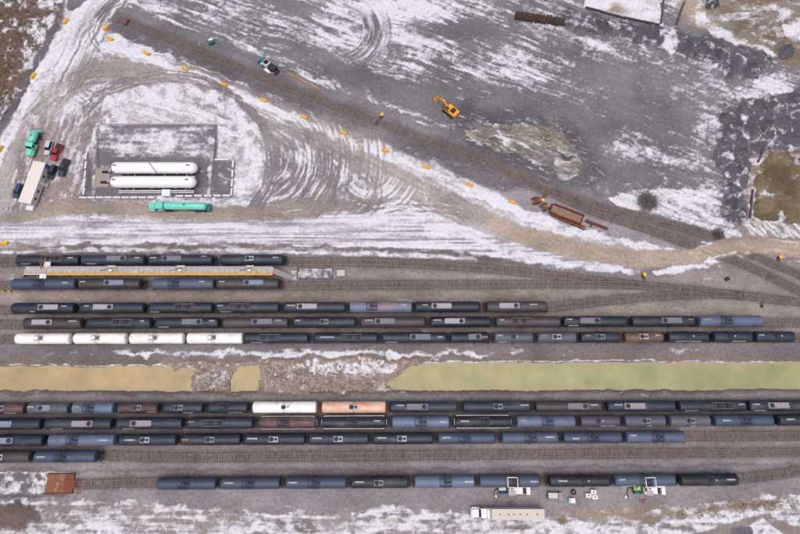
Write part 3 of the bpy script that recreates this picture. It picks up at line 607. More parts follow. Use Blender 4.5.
def bogie_mesh():
    mb = MB()
    for s in (-1, 1):
        mb.box(-1.15, 1.15, s * 1.0 - .07, s * 1.0 + .07, .38, .68); mb.box(-.35, .35, s * 1.0 - .1, s * 1.0 + .1, .3, .85)
        for x in (-.88, .88): mb.lathe([(-.07, .46), (.04, .46), (.05, .5), (.07, .5)] if s > 0 else [(-.07, .5), (-.05, .5), (-.04, .46), (.07, .46)], 'y', (x, s * .75, .88 - .5 + .42 - .0), 16, False)
    for x in (-.88, .88): mb.tube([(x, -.95, .8), (x, .95, .8)], .08)
    mb.box(-.28, .28, -1.15, 1.15, .7, .95)
    return mb.mesh('bogie', STEEL)
def end_mesh(m):
    """stub sill with end platform, brake rigging and handrail; +x is outward, origin on the tank end"""
    mb = MB(); mb.box(-1.9, .62, -.22, .22, .85, 1.2); mb.box(-.15, .55, -1.45, 1.45, 1.2, 1.28); mb.box(-2.0, -1.6, -1.3, 1.3, 1.0, 1.3)
    for y in (-1.42, 1.42): mb.tube([(.5, y, 1.28), (.5, y, 2.3), (-.2, y, 2.3), (-1.2, y, 1.9)], .03, 5)
    mb.tube([(.5, -1.42, 2.3), (.5, 1.42, 2.3)], .03, 5); mb.box(.3, .5, .4, .75, 1.28, 2.0)
    return mb.mesh('end_platform', m)
def coupler_mesh():
    mb = MB(); mb.box(0, .55, -.1, .1, .86, 1.08); mb.prism([(.45, -.2), (.8, -.22), (.9, -.05), (.72, .0), (.78, .2), (.5, .22)], .82, 1.12)
    return mb.mesh('coupler', RUSTY)
def manway_mesh(m):
    mb = MB(); mb.lathe([(0, .5), (.34, .5), (.36, .56), (.44, .56), (.5, .42), (.52, .05)], 'z', (0, 0, 0), 16)
    for a in range(6): c, s = math.cos(a * 1.047), math.sin(a * 1.047); mb.box(c * .58 - .05, c * .58 + .05, s * .58 - .05, s * .58 + .05, .3, .48)
    return mb.mesh('manway', m)
def deck_mesh(m, L, w, frame_only):
    mb = MB()
    if frame_only:
        for y in (-w / 2, w / 2): mb.box(-L / 2, L / 2, y - .14, y + .14, 0, .07)
        for x in (-L / 2, L / 2): mb.box(x - .1, x + .1, -w / 2 + .14, w / 2 - .14, 0, .068)
        for i in range(1, 5): x = -L / 2 + L * i / 5; mb.box(x - .05, x + .05, -w / 2 + .14, w / 2 - .14, 0, .06)
    else:
        n = max(2, int(L / .95))
        for i in range(n): mb.box(-L / 2 + L * i / n + .015, -L / 2 + L * (i + 1) / n - .015, -w / 2, w / 2, 0, .06)
    return mb.mesh('walkway', m)
def rail_mesh(L, w, m):
    mb = MB(); z = 1.0
    for y in (-w / 2, w / 2):
        mb.tube([(-L / 2, y, z), (L / 2, y, z)], .028, 5); mb.tube([(-L / 2, y, z * .5), (L / 2, y, z * .5)], .022, 5)
        for i in range(4): x = -L / 2 + L * i / 3; mb.tube([(x, y, 0), (x, y, z)], .028, 5)
    for x in (-L / 2, L / 2): mb.tube([(x, -w / 2, z), (x, w / 2, z)], .028, 5)
    return mb.mesh('guard_rail', m)
def stencil_mesh(L, phi, m, seed, h=.34, r=RAD, zc=ZC):
    """worn stencilled reporting marks: strokes lying on the shell at angle phi from its crown"""
    rg = random.Random(seed); mb = MB(); x = -L / 2; rr = r + .008
    def patch(x0, x1, t0, t1):
        a0 = phi + t0 / r; a1 = phi + t1 / r
        mb.add([(x0, rr * math.sin(a0), zc + rr * math.cos(a0)), (x1, rr * math.sin(a0), zc + rr * math.cos(a0)), (x1, rr * math.sin(a1), zc + rr * math.cos(a1)), (x0, rr * math.sin(a1), zc + rr * math.cos(a1))], [(0, 1, 2, 3), (3, 2, 1, 0)][1:] if False else [(0, 1, 2, 3)])
    k = 0
    while x < L / 2 - .1:
        if k == 4: x += .0
        w = .17
        patch(x, x + .055, -h / 2, h / 2); patch(x + w - .055, x + w, -h / 2 * rg.choice((0, 1)), h / 2)
        patch(x + .055, x + w - .055, h / 2 - .06, h / 2)
        if rg.random() < .7: patch(x + .055, x + w - .055, -.03, .03)
        if rg.random() < .6: patch(x + .055, x + w - .055, -h / 2, -h / 2 + .06)
        x += w + .055; k += 1
    return mb.mesh('stencil_marks', m)
def ladder_mesh(m):
    mb = MB()
    for x in (-.22, .22): mb.tube([(x, -RAD - .12, .9), (x, -RAD - .12, ZC), (x, -RAD * .8 - .1, ZC + 1.0), (x, -.75, ZC + RAD + .05)], .028, 5)
    for k in range(8):
        t = k / 8; z = .95 + t * 1.7; mb.tube([(-.22, -RAD - .12, z), (.22, -RAD - .12, z)], .02, 4)
    return mb.mesh('ladder', m)
def loop_mesh(L, m):
    """pale running rail round the shell at mid height with its brackets"""
    mb = MB(); r = RAD + .12; pts = []
    a = L / 2 - .9
    for x0, s in ((a, 1), (-a, -1)):
        for k in range(9):
            t = R(-90 + 180 * k / 8) if s > 0 else R(90 + 180 * k / 8); pts.append((x0 + 1.0 * math.cos(t), r * math.sin(t), ZC + .35))
    pts.append(pts[0]); mb.tube(pts, .075, 6)
    for i in range(6):
        x = -a + 2 * a * i / 5
        for y in (-1, 1): mb.box(x - .04, x + .04, min(y * 1.3, y * r), max(y * 1.3, y * r), ZC + .3, ZC + .36)
    return mb.mesh('running_rail', m)
def pair_mesh(m):
    mb = MB(); mb.box(-1.2, 1.2, -.72, .72, 0, .07)
    return mb.mesh('walkway', m)

COLOR_WORD = {'W': 'pale grey', 'G': 'grey', 'P': 'pinkish grey', 'B': 'pale blue', 'O': 'open-frame'}
TOPWORD = {'W': 'pale walkway', 'G': 'grey walkway', 'P': 'pinkish walkway', 'B': 'bluish walkway', 'O': 'open walkway', 'S': 'white platform', 's': 'grey platform', 'D': 'dark platform', 'M': 'bare manway'}
ROWWORD = {1: 'row above loading platform', 2: 'row below loading platform', 3: 'third row from top', 4: 'fourth row from top', 5: 'row just above ditch', 6: 'row just below ditch', 7: 'second row below ditch',
           8: 'third row below ditch', 9: 'short lower left row', 10: 'bottom row'}
# x0, x1, paint, top, top centre, (manway side), marks: (centre, phi in degrees, material, length)
def W(c, s=0, l=20): return (c, s, l)
CARS = {
 1: [(19, 81.6, 'navy', 'O', 57, [(74, 10), (29, -62, 11)]), (83.6, 146.4, 'navy', 'G', 119.5, [(140, 10), (94, -62, 11)]), (151, 214, 'teal', 'G', 174, [(156, 10, 7), (206, 25)]), (221.6, 284, 'teal', 'S', 251, [(277, 10)])],
 2: [(14, 77.6, 'blue', 'D', 43, [(69, 0)]), (81, 142.4, 'brown', 'B', 117, [(86, 12)]), (154, 215, 'gblue', 'D', 176, [(204, 12)]), (218, 279.6, 'brown', 'B', 255, [(224, 12)])],
 3: [(14.4, 77, 'teal', 'W', 52, [(68, 12), (36, -50, 6)]), (83, 146, 'teal', 'W', 106.5, [(90, 12, 5)]), (151.6, 214, 'navy', 'O', 187.5, [(157, -62, 9)]), (218.4, 280, 'navy', 'O', 242, [(222, 12), (227, -62, 11)]), (284.4, 346, 'navy', 'W', 308, [(292, 12, 9)]),
     (350, 412, 'rustblue', 'D', 372, [(404, 12)]), (415, 479, 'teal', 'W', 441, [(425, 12)]), (486, 545.6, 'brown', 'W', 508, [(532, 14, 8)])],
 4: [(26, 84, 'brown', 'W', 46, [(76, 12, 8)]), (90, 153, 'teal', 'O', 126, [(145, 12, 4)]), (158, 220, 'teal', 'G', 194.5, [(214, 12), (166, -62, 11)]), (224.4, 289, 'brown', 'G', 263.5, [(280, 14, 7)]), (294, 356, 'teal', 's', 325, [(299, 12)]), (361, 425, 'brown', 'G', 385, [(369, 12, 8)]),
     (430, 490, 'black', 'W', 454, [(437, 12, 8)]), (495, 559, 'brown', 'O', 520.5, [(501, 12, 5)]), (562, 625, 'navy', 'G', 588, [(568, 16), (572, -55, 10)]), (630, 692.4, 'teal', 'G', 668.5, [(688, 12, 6, 'o')]), (697, 760, 'lblue', 'D', 723, [(704, 12, 8, 'o')])],
 5: [(18, 72.4, 'white', 's', 43, []), (76, 128, 'white', 's', 99, [(117, 12, 5)]), (131.4, 185, 'white', 's', 156, []), (188.4, 243.6, 'white', 's', 214, []), (245.6, 309, 'navy', 'O', 271, [(258, -62, 12)]), (315, 378, 'navy', 'O', 352, [(328, 0, 14)]), (382.4, 446, 'navy', 'G', 420, [(392, -62, 12), (440, 0)]),
     (450, 488, 'teal', 'G', 474, [(484, 0, 7, 'o')]), (493.6, 532, 'grey', 'M', 512, [(499, 16), (502, -62, 9)]), (536.4, 575, 'grey', 'S', 555, [(543, 12, 7, 'o')]), (579, 618, 'teal', 's', 598, [(586, 12, 6, 'o')]), (623, 661, 'ochre', 'S', 641, [(655, 12, 5)]),
     (666, 706, 'navy', 'M', 686, [(686, -60, 26)]), (711, 749.6, 'navy', 'M', 727, [(736, -60, 14)]), (753, 792, 'navy', 'M', 773, [(758, 14)])],
 6: [(-13, 27.6, 'rust', 's', 4, [(14, -60, 11)]), (30.4, 71, 'grey', 'B', 48, [(35, 12, 7)]), (74.6, 115.6, 'lblue', 'D', 92, [(80, 12, 7, 'o')]), (119.6, 160, 'rust', 's', 140, [(154, -50, 8, 'o')]), (165.6, 204.4, 'navy', 's', 181, [(190, -62, 10)]), (209.6, 249, 'navy', 'D', 225, [(237, -62, 14)]),
     (253.6, 317, 'white', 'M', 285, [(259, 12, 6)]), (322.4, 386, 'peach', 'S', 354, []), (390.4, 457, 'navy', 'G', 417, [(400, 14, 8)]), (462.4, 529.6, 'teal', 's', 497, [(523, 12, 8)]), (534.4, 600.4, 'brown', 'G', 576, [(592, 12, 8)]), (605.6, 673, 'teal', 'P', 632, [(616, 12, 8)]),
     (677, 743, 'navy', 'O', 718, [(738, 12), (689, -62, 13)]), (746.4, 812, 'teal', 'P', 774, [(753, 12, 7), (757, -60, 12)])],
 7: [(-22, 43.6, 'navy', 'B', 6, []), (47.6, 114, 'navy', 'P', 86, [(60, -62, 12)]), (119.4, 184, 'navy', 'P', 144, [(131, -62, 12)]), (190, 254, 'navy', 'O', 215, [(194, 12, 7, 'o')]), (260, 317, 'rust', 'D', 285, [], 'loop'), (322.4, 386.4, 'black', 'D', 352, [(378, 12, 7)], 'loop'),
     (392, 449, 'lblue', 'D', 420.5, [(443, 0, 7)]), (454.4, 510.4, 'black', 'D', 483, [(464, 6, 8)], 'loop'), (516, 574, 'lblue', 'D', 546, [(522, 12, 7, 'o')]), (579, 618, 'grey', 'M', 596, [(606, -60, 14)]), (623, 663.6, 'grey', 's', 643, [(647, -60, 5)]), (667.6, 708, 'grey', 's', 687, [(690, -60, 5)]),
     (712, 770.4, 'blue', 'D', 742, [(723, 0, 8)]), (775.6, 832, 'navy', 'D', 803, [(786, 8, 8)])],
 8: [(-20, 46, 'navy', 'B', 7, []), (51, 117, 'rustblue', 'D', 76, [(107, 0, 8)]), (121.4, 178.4, 'navy', 'S', 148, [(133, 0, 10)]), (184, 242, 'navy', 's', 212, [(188, 0, 7, 'o')]), (246, 306, 'navy', 'S', 275, [(254, 8, 10)]), (309.6, 369, 'teal', 'S', 339, [(318, 8, 9)]), (373, 433, 'teal', 'S', 402, [(382, 8, 9)]),
     (437.6, 494.4, 'blue', 'D', 464, [(446, 8, 8)]), (501, 557, 'gblue', 'D', 529, [(548, 8, 8)]), (562, 620, 'blue', 'D', 591, [(574, -10, 7)]), (624.4, 683, 'lblue', 'D', 655, [(631, 20, 7)])],
 9: [(-26, 33, 'brown', 'S', 3, []), (37, 98, 'blue', 'D', 64.5, [(45, 0, 8)])],
 10: [(159, 217.6, 'blue', 'D', 186, []), (222, 281, 'blue', 'D', 250, [(231, 8, 8)]), (286.4, 347, 'blue', 'D', 315, [(294, 8, 8)]), (351.6, 408.4, 'black', 's', 379, [(360, 8, 8)]), (414.4, 474, 'lblue', 'D', 445, [(468, 4, 8)]), (479, 538.4, 'gblue', 'D', 512, [(533, 0, 7)]), (548, 608, 'black', 'M', 582, [(561, 4, 8)]),
      (613, 673, 'gblue', 'D', 643, [(620, 12, 6), (627, -62, 13)]), (678, 735.6, 'black', 'M', 708, [(727, 6, 8)])],
}
HIDDEN = {r: [] for r in CARS}
def tank_car(row, i, n, spec):
    x0, x1, pk, top, tcx, marks = spec[:6]; loop = len(spec) > 6
    a, b = rowpt(row, x0), rowpt(row, x1); L = math.hypot(b[0] - a[0], b[1] - a[1]); cx, cy = (a[0] + b[0]) / 2, (a[1] + b[1]) / 2
    rz = math.atan2(b[1] - a[1], b[0] - a[0]); HIDDEN[row].append((a[0] - .3, b[0] + .3))
    sz = 'short ' if L < 12.6 else ''
    vis = [k for k, s in enumerate(CARS[row])]
    place = ORD[i] + ' from left'
    if n == 2: place = 'left one' if i == 0 else 'right one'
    if loop: tw = 'pale rail loop'
    else: tw = TOPWORD[top]
    if pk == 'white' and row == 5: tw = 'boxy manway'
    t = thing('tank_car', f'{sz}{PAINT[pk][0]} tank car with {tw}, {place} in {ROWWORD[row]}', 'tank car', (cx, cy, .32), rz, 'tank cars standing on the sidings')
    pm = car_paint(pk); put('tank', tank_mesh(L, pk, pm), t)
    bog = cached('bogie', bogie_mesh); endm = cached('end_' + ('r' if pk in ('white', 'peach', 'ochre') else 'd'), lambda: end_mesh(RUSTY if pk in ('white', 'peach', 'ochre') else STEEL)); cp = cached('coupler', coupler_mesh)
    for s in (-1, 1):
        put('bogie', bog, t, (s * (L / 2 - 1.75), 0, -.05)); put('end_platform', endm, t, (s * L / 2, 0, 0), 0 if s > 0 else math.pi); put('coupler', cp, t, (s * (L / 2 + .4), 0, 0), 0 if s > 0 else math.pi)
    sc = L / (x1 - x0); xoff = lambda px: (px - (x0 + x1) / 2) * sc
    tx = max(-L / 2 + 1.5, min(L / 2 - 1.5, xoff(tcx))); zt = ZC + RAD
    if top in 'WGPBO':
        wl = 5.6 if L > 12.6 else 3.6; tx = max(-L / 2 + wl / 2 + .4, min(L / 2 - wl / 2 - .4, tx)); side = (-1) ** ((i + row) % 2)
        put('walkway', cached(('deck', top, wl), lambda: deck_mesh(GRATE[top], wl, 1.5, top == 'O')), t, (tx, 0, zt + .02))
        put('guard_rail', cached(('gr', wl), lambda: rail_mesh(wl, 1.56, GRATE['G'])), t, (tx, 0, zt - .05))
        put('manway', cached('man_d', lambda: manway_mesh(STEEL)), t, (tx + side * (wl / 2 - .95), 0, zt - .12))
        if top == 'O': put('manway', cached('man_d', None), t, (tx - side * .6, 0, zt - .14))
    elif top in 'Ss':
        m = GRATE['W'] if top == 'S' else (GRATE['P'] if pk == 'white' else GRATE['G'])
        put('walkway', cached(('pair', m.name), lambda: pair_mesh(m)), t, (tx, 0, zt + .0))
        mk = 'man_w' if pk == 'white' else 'man_d'
        put('manway', cached(mk, lambda: manway_mesh(WHITE if pk == 'white' else STEEL)), t, (tx - .5, 0, zt - .1))
        put('valve_box', cached('vb' + mk, lambda: MB().lathe([(0, .34), (.3, .34), (.36, .26)], 'z', n=12).mesh('valve_box', RUSTY if pk == 'white' else STEEL)), t, (tx + .62, 0, zt - .06))
    elif top == 'D':
        put('walkway', cached('dark_plat', lambda: deck_mesh(GRATE['D'], 2.9, 2.1, True)), t, (tx, 0, zt - .02))
        put('manway', cached('man_k' + pk, lambda: manway_mesh(GRATE['D'])), t, (tx, 0, zt - .1)); put('valve_box', cached('vbd', lambda: MB().box(-.35, .35, -.3, .3, 0, .45, .06).mesh('valve_box', STEEL)), t, (tx + 1.0, 0, zt - .1))
        put('guard_rail', cached(('gr', 2.9), lambda: rail_mesh(2.9, 2.1, STEEL)), t, (tx, 0, zt))
    else:
        put('manway', cached('man_d', lambda: manway_mesh(STEEL)), t, (tx, 0, zt - .14)); put('valve_box', cached('vbw', lambda: MB().box(-.3, .3, -.22, .22, 0, .3, .05).mesh('valve_box', GRATE['W'])), t, (tx + 1.1, .1, zt - .08))
    put('ladder', cached('ladder', lambda: ladder_mesh(STEEL)), t, (tx, 0, 0)); put('ladder', cached('ladder', None), t, (tx, 0, 0), math.pi)
    for j, mk in enumerate(marks):
        px, phi = mk[0], mk[1]; ln = (mk[2] if len(mk) > 2 else 6) * .27; om = len(mk) > 3
        key = ('st', phi, round(ln, 1), om, (i + j) % 3)
        put('stencil_marks', cached(key, lambda: stencil_mesh(ln, R(phi), ORANGE if om else STENCIL, i + j, .36 if phi > -40 else .42)), t, (xoff(px), 0, 0))
    if loop: put('running_rail', loop_mesh(L, PALE if row == 7 and pk != 'black' else WHITE), t)
    return t
for row, cars in CARS.items():
    for i, spec in enumerate(cars): tank_car(row, i, len(cars), spec)

# ------------------------------------------------------------------ tracks: two rails and sleepers each
RAILM = mat('rail_steel', (124, 110, 106), .5, metal=.2, var=.3, scale=.6)
SLEEPER = mat('creosoted_sleeper', (84, 71, 70), .9, var=.45, scale=.5, dirt=(116, 106, 104), dirt_amt=.45, dirt_scale=.5)
sleeper_me = MB().cbox(-.135, .135, -1.38, 1.38, -.1, .09, .02).mesh('sleeper', SLEEPER)
TLABEL = {1: 'siding track in line with cars above the loading platform', 2: 'siding track passing below the loading platform to the right edge', 3: 'siding track of the third row of cars with curved right end', 4: 'siding track of the fourth row of cars', 5: 'siding track of the row just above the ditch',
          6: 'siding track of the row just below the ditch', 7: 'siding track of the second row below the ditch', 8: 'siding track of the third row below the ditch', 9: 'mostly empty siding track second from the bottom', 10: 'bottom siding track starting at the red buffer', 11: 'diagonal track running from upper left to the road crossing', 12: 'branch track curving off the diagonal track near the rusty wagons'}
def rail_sweep(pts, off, name, parent):
    mb = MB(); n = len(pts); d = np.gradient(pts, axis=0); d /= np.linalg.norm(d, axis=1)[:, None]; nr = np.stack([-d[:, 1], d[:, 0]], 1)
    prof = [(-.07, .09), (.07, .09), (.07, .115), (.012, .13), (.012, .215), (.037, .23), (.037, .265), (-.037, .265), (-.037, .23), (-.012, .215), (-.012, .13), (-.07, .115)]
    rs = [[(p[0] + q[0] * (off + a), p[1] + q[1] * (off + a), z + .12) for a, z in prof] for p, q in zip(pts, nr)]
    mb.rings(rs, True, False); return mb.build(name, RAILM, parent)
XR = P(700, 250)
def on_road(x, y):
    px, py = Q(x, y); return 660 < px < 780 and 238 < py < 262 and abs(py - np.interp(px, [650, 690, 730, 765, 800], [259, 256, 247, 245, 249])) < 7.5
for k, pts in PATHS.items():
    t = thing('railway_track', TLABEL[k], 'railway track', (0, 0, 0), 0, 'tracks of the freight yard')
    seg = np.linalg.norm(np.diff(pts, axis=0), axis=1); cum = np.concatenate([[0], np.cumsum(seg)]); tot = cum[-1]
    res = np.array([[np.interp(s, cum, pts[:, 0]), np.interp(s, cum, pts[:, 1])] for s in np.linspace(0, tot, max(6, int(tot / 3)))])
    keep = res[(np.abs(res[:, 0]) < 210)]
    for off in (-.75, .75): rail_sweep(keep, off, 'rail', t)
    bulk = MB(); cnt = 0; s = .3
    while s < tot:
        x, y = np.interp(s, cum, pts[:, 0]), np.interp(s, cum, pts[:, 1]); x2, y2 = np.interp(min(s + .5, tot), cum, pts[:, 0]), np.interp(min(s + .5, tot), cum, pts[:, 1]); x1, y1 = np.interp(max(s - .5, 0), cum, pts[:, 0]), np.interp(max(s - .5, 0), cum, pts[:, 1])
        s += .51 + random.uniform(-.02, .02)
        if on_road(x, y): continue
        if k == 12 and np.hypot(x - pts[0][0], y - pts[0][1]) < 16: continue
        a = math.atan2(y2 - y1, x2 - x1) + random.gauss(0, .015)
        px, py = Q(x, y); hid = any(h0 < x < h1 for h0, h1 in HIDDEN.get(k, []))
        if -2 < px < 802 and -2 < py < 536 and not hid and cnt < 300:
            put('sleeper', sleeper_me, t, (x, y, .13), a); cnt += 1
        elif abs(x) < 200:
            c_, s_ = math.cos(a), math.sin(a); v = [(x + c_ * u - s_ * w, y + s_ * u + c_ * w, z) for z in (.03, .22) for u, w in ((-.125, -1.3), (.125, -1.3), (.125, 1.3), (-.125, 1.3))]
            bulk.add(v, [(4, 5, 6, 7), (0, 1, 5, 4), (1, 2, 6, 5), (2, 3, 7, 6), (3, 0, 4, 7)])
    if bulk.v: tag(bulk.build('sleepers', SLEEPER, t), kind='stuff')

# ------------------------------------------------------------------ common vehicle pieces
GLASS = mat('dark_glass', (30, 36, 46), .12, var=.05); TYRE = mat('tyre_rubber', (34, 33, 36), .85, var=.2); CHROME = mat('bare_metal', (150, 150, 156), .35, metal=.6, var=.1)
BLACK = mat('black_plastic', (36, 36, 40), .7, var=.15); LAMP = mat('lamp_lens', (214, 208, 190), .25, var=.05); REDLAMP = mat('tail_lens', (150, 30, 30), .3, var=.05)
YELLOW = mat('yellow_paint', (226, 168, 44), .6, var=.12, scale=1.5, dirt=(150, 118, 70), dirt_amt=.18, dirt_scale=1.2); CONC = mat('concrete', (150, 147, 150), .9, var=.14, scale=1.5)
SNOWM = mat('snow_cap', (214, 214, 222), .9, var=.06, scale=2)
def wheel_mesh(r, w):
    return cached(('wheel', r, w), lambda: MB().lathe([(-w / 2, r * .82), (-w / 2 + .03, r), (w / 2 - .03, r), (w / 2, r * .82)], 'y', (0, 0, 0), 18, False).mesh('tyre', TYRE))
def rim_mesh(r, w):
    return cached(('rim', r, w), lambda: MB().lathe([(-w / 2 - .012, r * .3), (-w / 2 - .01, r * .6), (w / 2 + .01, r * .6), (w / 2 + .012, r * .3)], 'y', (0, 0, 0), 14, False).mesh('rim', CHROME))
def add_wheels(t, xs, y, r=.36, w=.24):
    for x in xs:
        for s in (-1, 1):
            o = put('wheel', wheel_mesh(r, w), t, (x, s * y, r)); put('rim', rim_mesh(r, w), o)
def loft(mb, secs, smooth=False):
    """secs: list of (x, half width bottom, half width top, z bottom, z top); rounded shoulders"""
    rs = []
    for x, wb, wt, z0, z1 in secs:
        zm = z0 + (z1 - z0) * .62
        rs.append([(x, -wb * .94, z0), (x, wb * .94, z0), (x, wb, z0 + (z1 - z0) * .25), (x, wb, zm), (x, wt, z1), (x, -wt, z1), (x, -wb, zm), (x, -wb, z0 + (z1 - z0) * .25)])
    return mb.rings(rs, True, smooth)

def road_car(kind, rgbname, rgb, front, rear, label):
    (cx, cy, _), rz, _ = between(front, rear, .8); pm = mat('car_' + rgbname, rgb, .3, var=.05, scale=1, dirt=(150, 146, 150), dirt_amt=.1, dirt_scale=2)
    t = thing('pickup_truck' if kind == 'pickup' else 'parked_car', label, 'pickup' if kind == 'pickup' else 'car', (cx, cy, ground_z(cx, cy)), rz)
    L = 5.7 if kind == 'pickup' else 4.75; hw = .99 if kind == 'pickup' else .93; b = MB()
    if kind == 'pickup':
        loft(b, [(-L / 2, hw * .92, hw * .9, .5, 1.05), (-L / 2 + .08, hw, hw * .96, .42, 1.12), (-1.0, hw, hw * .96, .38, 1.14), (.9, hw, hw * .94, .38, 1.16), (1.9, hw * .98, hw * .88, .4, 1.14), (2.5, hw * .95, hw * .82, .42, 1.05), (L / 2, hw * .8, hw * .7, .5, .9)])
        b.build('body', pm, t)
        bed = MB(); bed.box(-L / 2 + .14, -1.02, -hw * .84, hw * .84, .9, 1.165); bed.build('cargo_bed', BLACK, t)
        for s in (-1, 1): MB().box(-L / 2 + .1, -1.0, s * hw * .9 - .07, s * hw * .9 + .07, 1.12, 1.2).build('bed_rail', pm, t)
        MB().box(-L / 2 + .02, -L / 2 + .13, -hw * .84, hw * .84, 1.0, 1.19).build('tailgate', pm, t)
        cab = (-.98, 1.25, .25, .75)
    else:
        loft(b, [(-L / 2, hw * .85, hw * .78, .5, .95), (-L / 2 + .12, hw, hw * .9, .4, 1.05), (-1.2, hw, hw * .95, .36, 1.06), (.8, hw, hw * .93, .36, 1.04), (1.6, hw * .98, hw * .86, .38, 1.0), (2.1, hw * .93, hw * .8, .4, .92), (L / 2, hw * .78, hw * .68, .46, .78)])
        b.build('body', pm, t); cab = (-2.05, 1.05, .35, .75)
    x0, x1, a0, a1 = cab; zt = 1.78 if kind != 'sedan' else 1.45
    g = MB(); g.add([(x0, -hw * .93, 1.08), (x1, -hw * .93, 1.08), (x1, hw * .93, 1.08), (x0, hw * .93, 1.08), (x0 + a0, -hw * .74, zt), (x1 - a1, -hw * .74, zt), (x1 - a1, hw * .74, zt), (x0 + a0, hw * .74, zt)],
                    [(4, 5, 6, 7), (0, 1, 5, 4), (1, 2, 6, 5), (2, 3, 7, 6), (3, 0, 4, 7)]); g.build('window_glass', GLASS, t)
    MB().cbox(x0 + a0 - .06, x1 - a1 + .06, -hw * .77, hw * .77, zt, zt + .08, .05).build('roof', pm, t)
    for s in (-1, 1):
        MB().box(L / 2 - .28, L / 2 - .05, s * hw * .55 - .17, s * hw * .55 + .17, .7, .84).build('headlight', LAMP, t); MB().box(-L / 2 - .01, -L / 2 + .12, s * hw * .7 - .12, s * hw * .7 + .12, .72, .98).build('tail_light', REDLAMP, t)
        MB().box(x1 - .62, x1 - .4, s * hw + (-.02 if s > 0 else -.2), s * hw + (.2 if s > 0 else .02), 1.1, 1.24).build('mirror', pm, t)
    add_wheels(t, (-L / 2 + 1.05, L / 2 - .95), hw - .1, .38, .26)
    return t
road_car('suv', 'silver', (186, 188, 198), (46.3, 154.5), (50.8, 140.5), 'pale silver SUV parked beside the red pickup')
road_car('pickup', 'red', (168, 36, 48), (53.2, 160), (60.4, 144.6), 'red pickup truck parked beside the silver SUV')
road_car('pickup', 'ink', (48, 58, 76), (60.6, 175.2), (66.4, 159.8), 'dark blue pickup truck parked below the red pickup')
road_car('suv', 'charcoal', (50, 54, 66), (49.6, 178.2), (54.8, 166.2), 'small charcoal car between office trailer and dark pickup')
road_car('sedan', 'denim', (52, 66, 94), (14.8, 197.0), (20.2, 184.6), 'dark blue car half hidden behind the office trailer')

# ------------------------------------------------------------------ office trailer
def office():
    (cx, cy, _), rz, L = between((39.0, 163.5), (25.0, 201.0), 3.2); L = 13.2
    t = thing('office_trailer', 'long cream mobile office trailer with blue end beside the parked cars', 'trailer', (cx, cy, ground_z(cx, cy)), rz)
    wall = mat('cream_siding', (196, 190, 188), .6, var=.06, scale=1, stretch=(8, 1, 1)); roof = mat('cream_roof', (216, 208, 202), .7, var=.04); bl = mat('blue_sign', (52, 118, 186), .5, var=.08)
    w = 1.85
    body = MB().box(-L / 2, L / 2, -w, w, .6, 3.1).build('wall', wall, t)
    MB().cbox(-L / 2 - .12, L / 2 + .12, -w - .12, w + .12, 3.1, 3.28, .06).build('roof', roof, t)
    MB().box(-L / 2 + .3, L / 2 - .3, -w + .2, w - .2, .25, .6).build('chassis', STEEL, t)
    add_wheels(t, (-1.2, -.3), w - .35, .4, .25)
    MB().box(L / 2 + .002, L / 2 + .06, -w + .1, .3, 1.2, 3.0).build('end_panel', bl, t); MB().box(L / 2 - 1.2, L / 2 - .05, -w - .06, -w - .003, .9, 3.0).build('end_panel', bl, t)
    for x in (-4.6, -2.2, 2.6): 
        f = MB().box(x - .55, x + .55, -w - .05, -w - .002, 1.5, 2.5).build('window', WHITE, t); MB().box(x - .45, x + .45, -w - .07, -w - .05, 1.6, 2.4).build('pane', GLASS, f)
    f = MB().box(.1, 1.0, -w - .05, -w - .002, .65, 2.7).build('door', WHITE, t); MB().box(.85, .93, -w - .1, -w - .05, 1.6, 1.7).build('handle', STEEL, f)
    MB().box(-.1, 1.2, -w - 1.2, -w - .06, .0, .62).build('step', CONC, t)
    MB().cbox(1.9, 3.5, w + .12, w + .95, 1.2, 2.5, .06).build('air_conditioner', WHITE, t); MB().box(4.3, 4.9, w + .122, w + .7, 1.2, 2.2).build('air_conditioner', GRATE['G'], t)
    MB().cbox(-L / 2 - 1.5, -L / 2 - .03, -1.3, .9, .02, .9, .1).build('snow_covered_porch', SNOWM, t)
    return t
office()

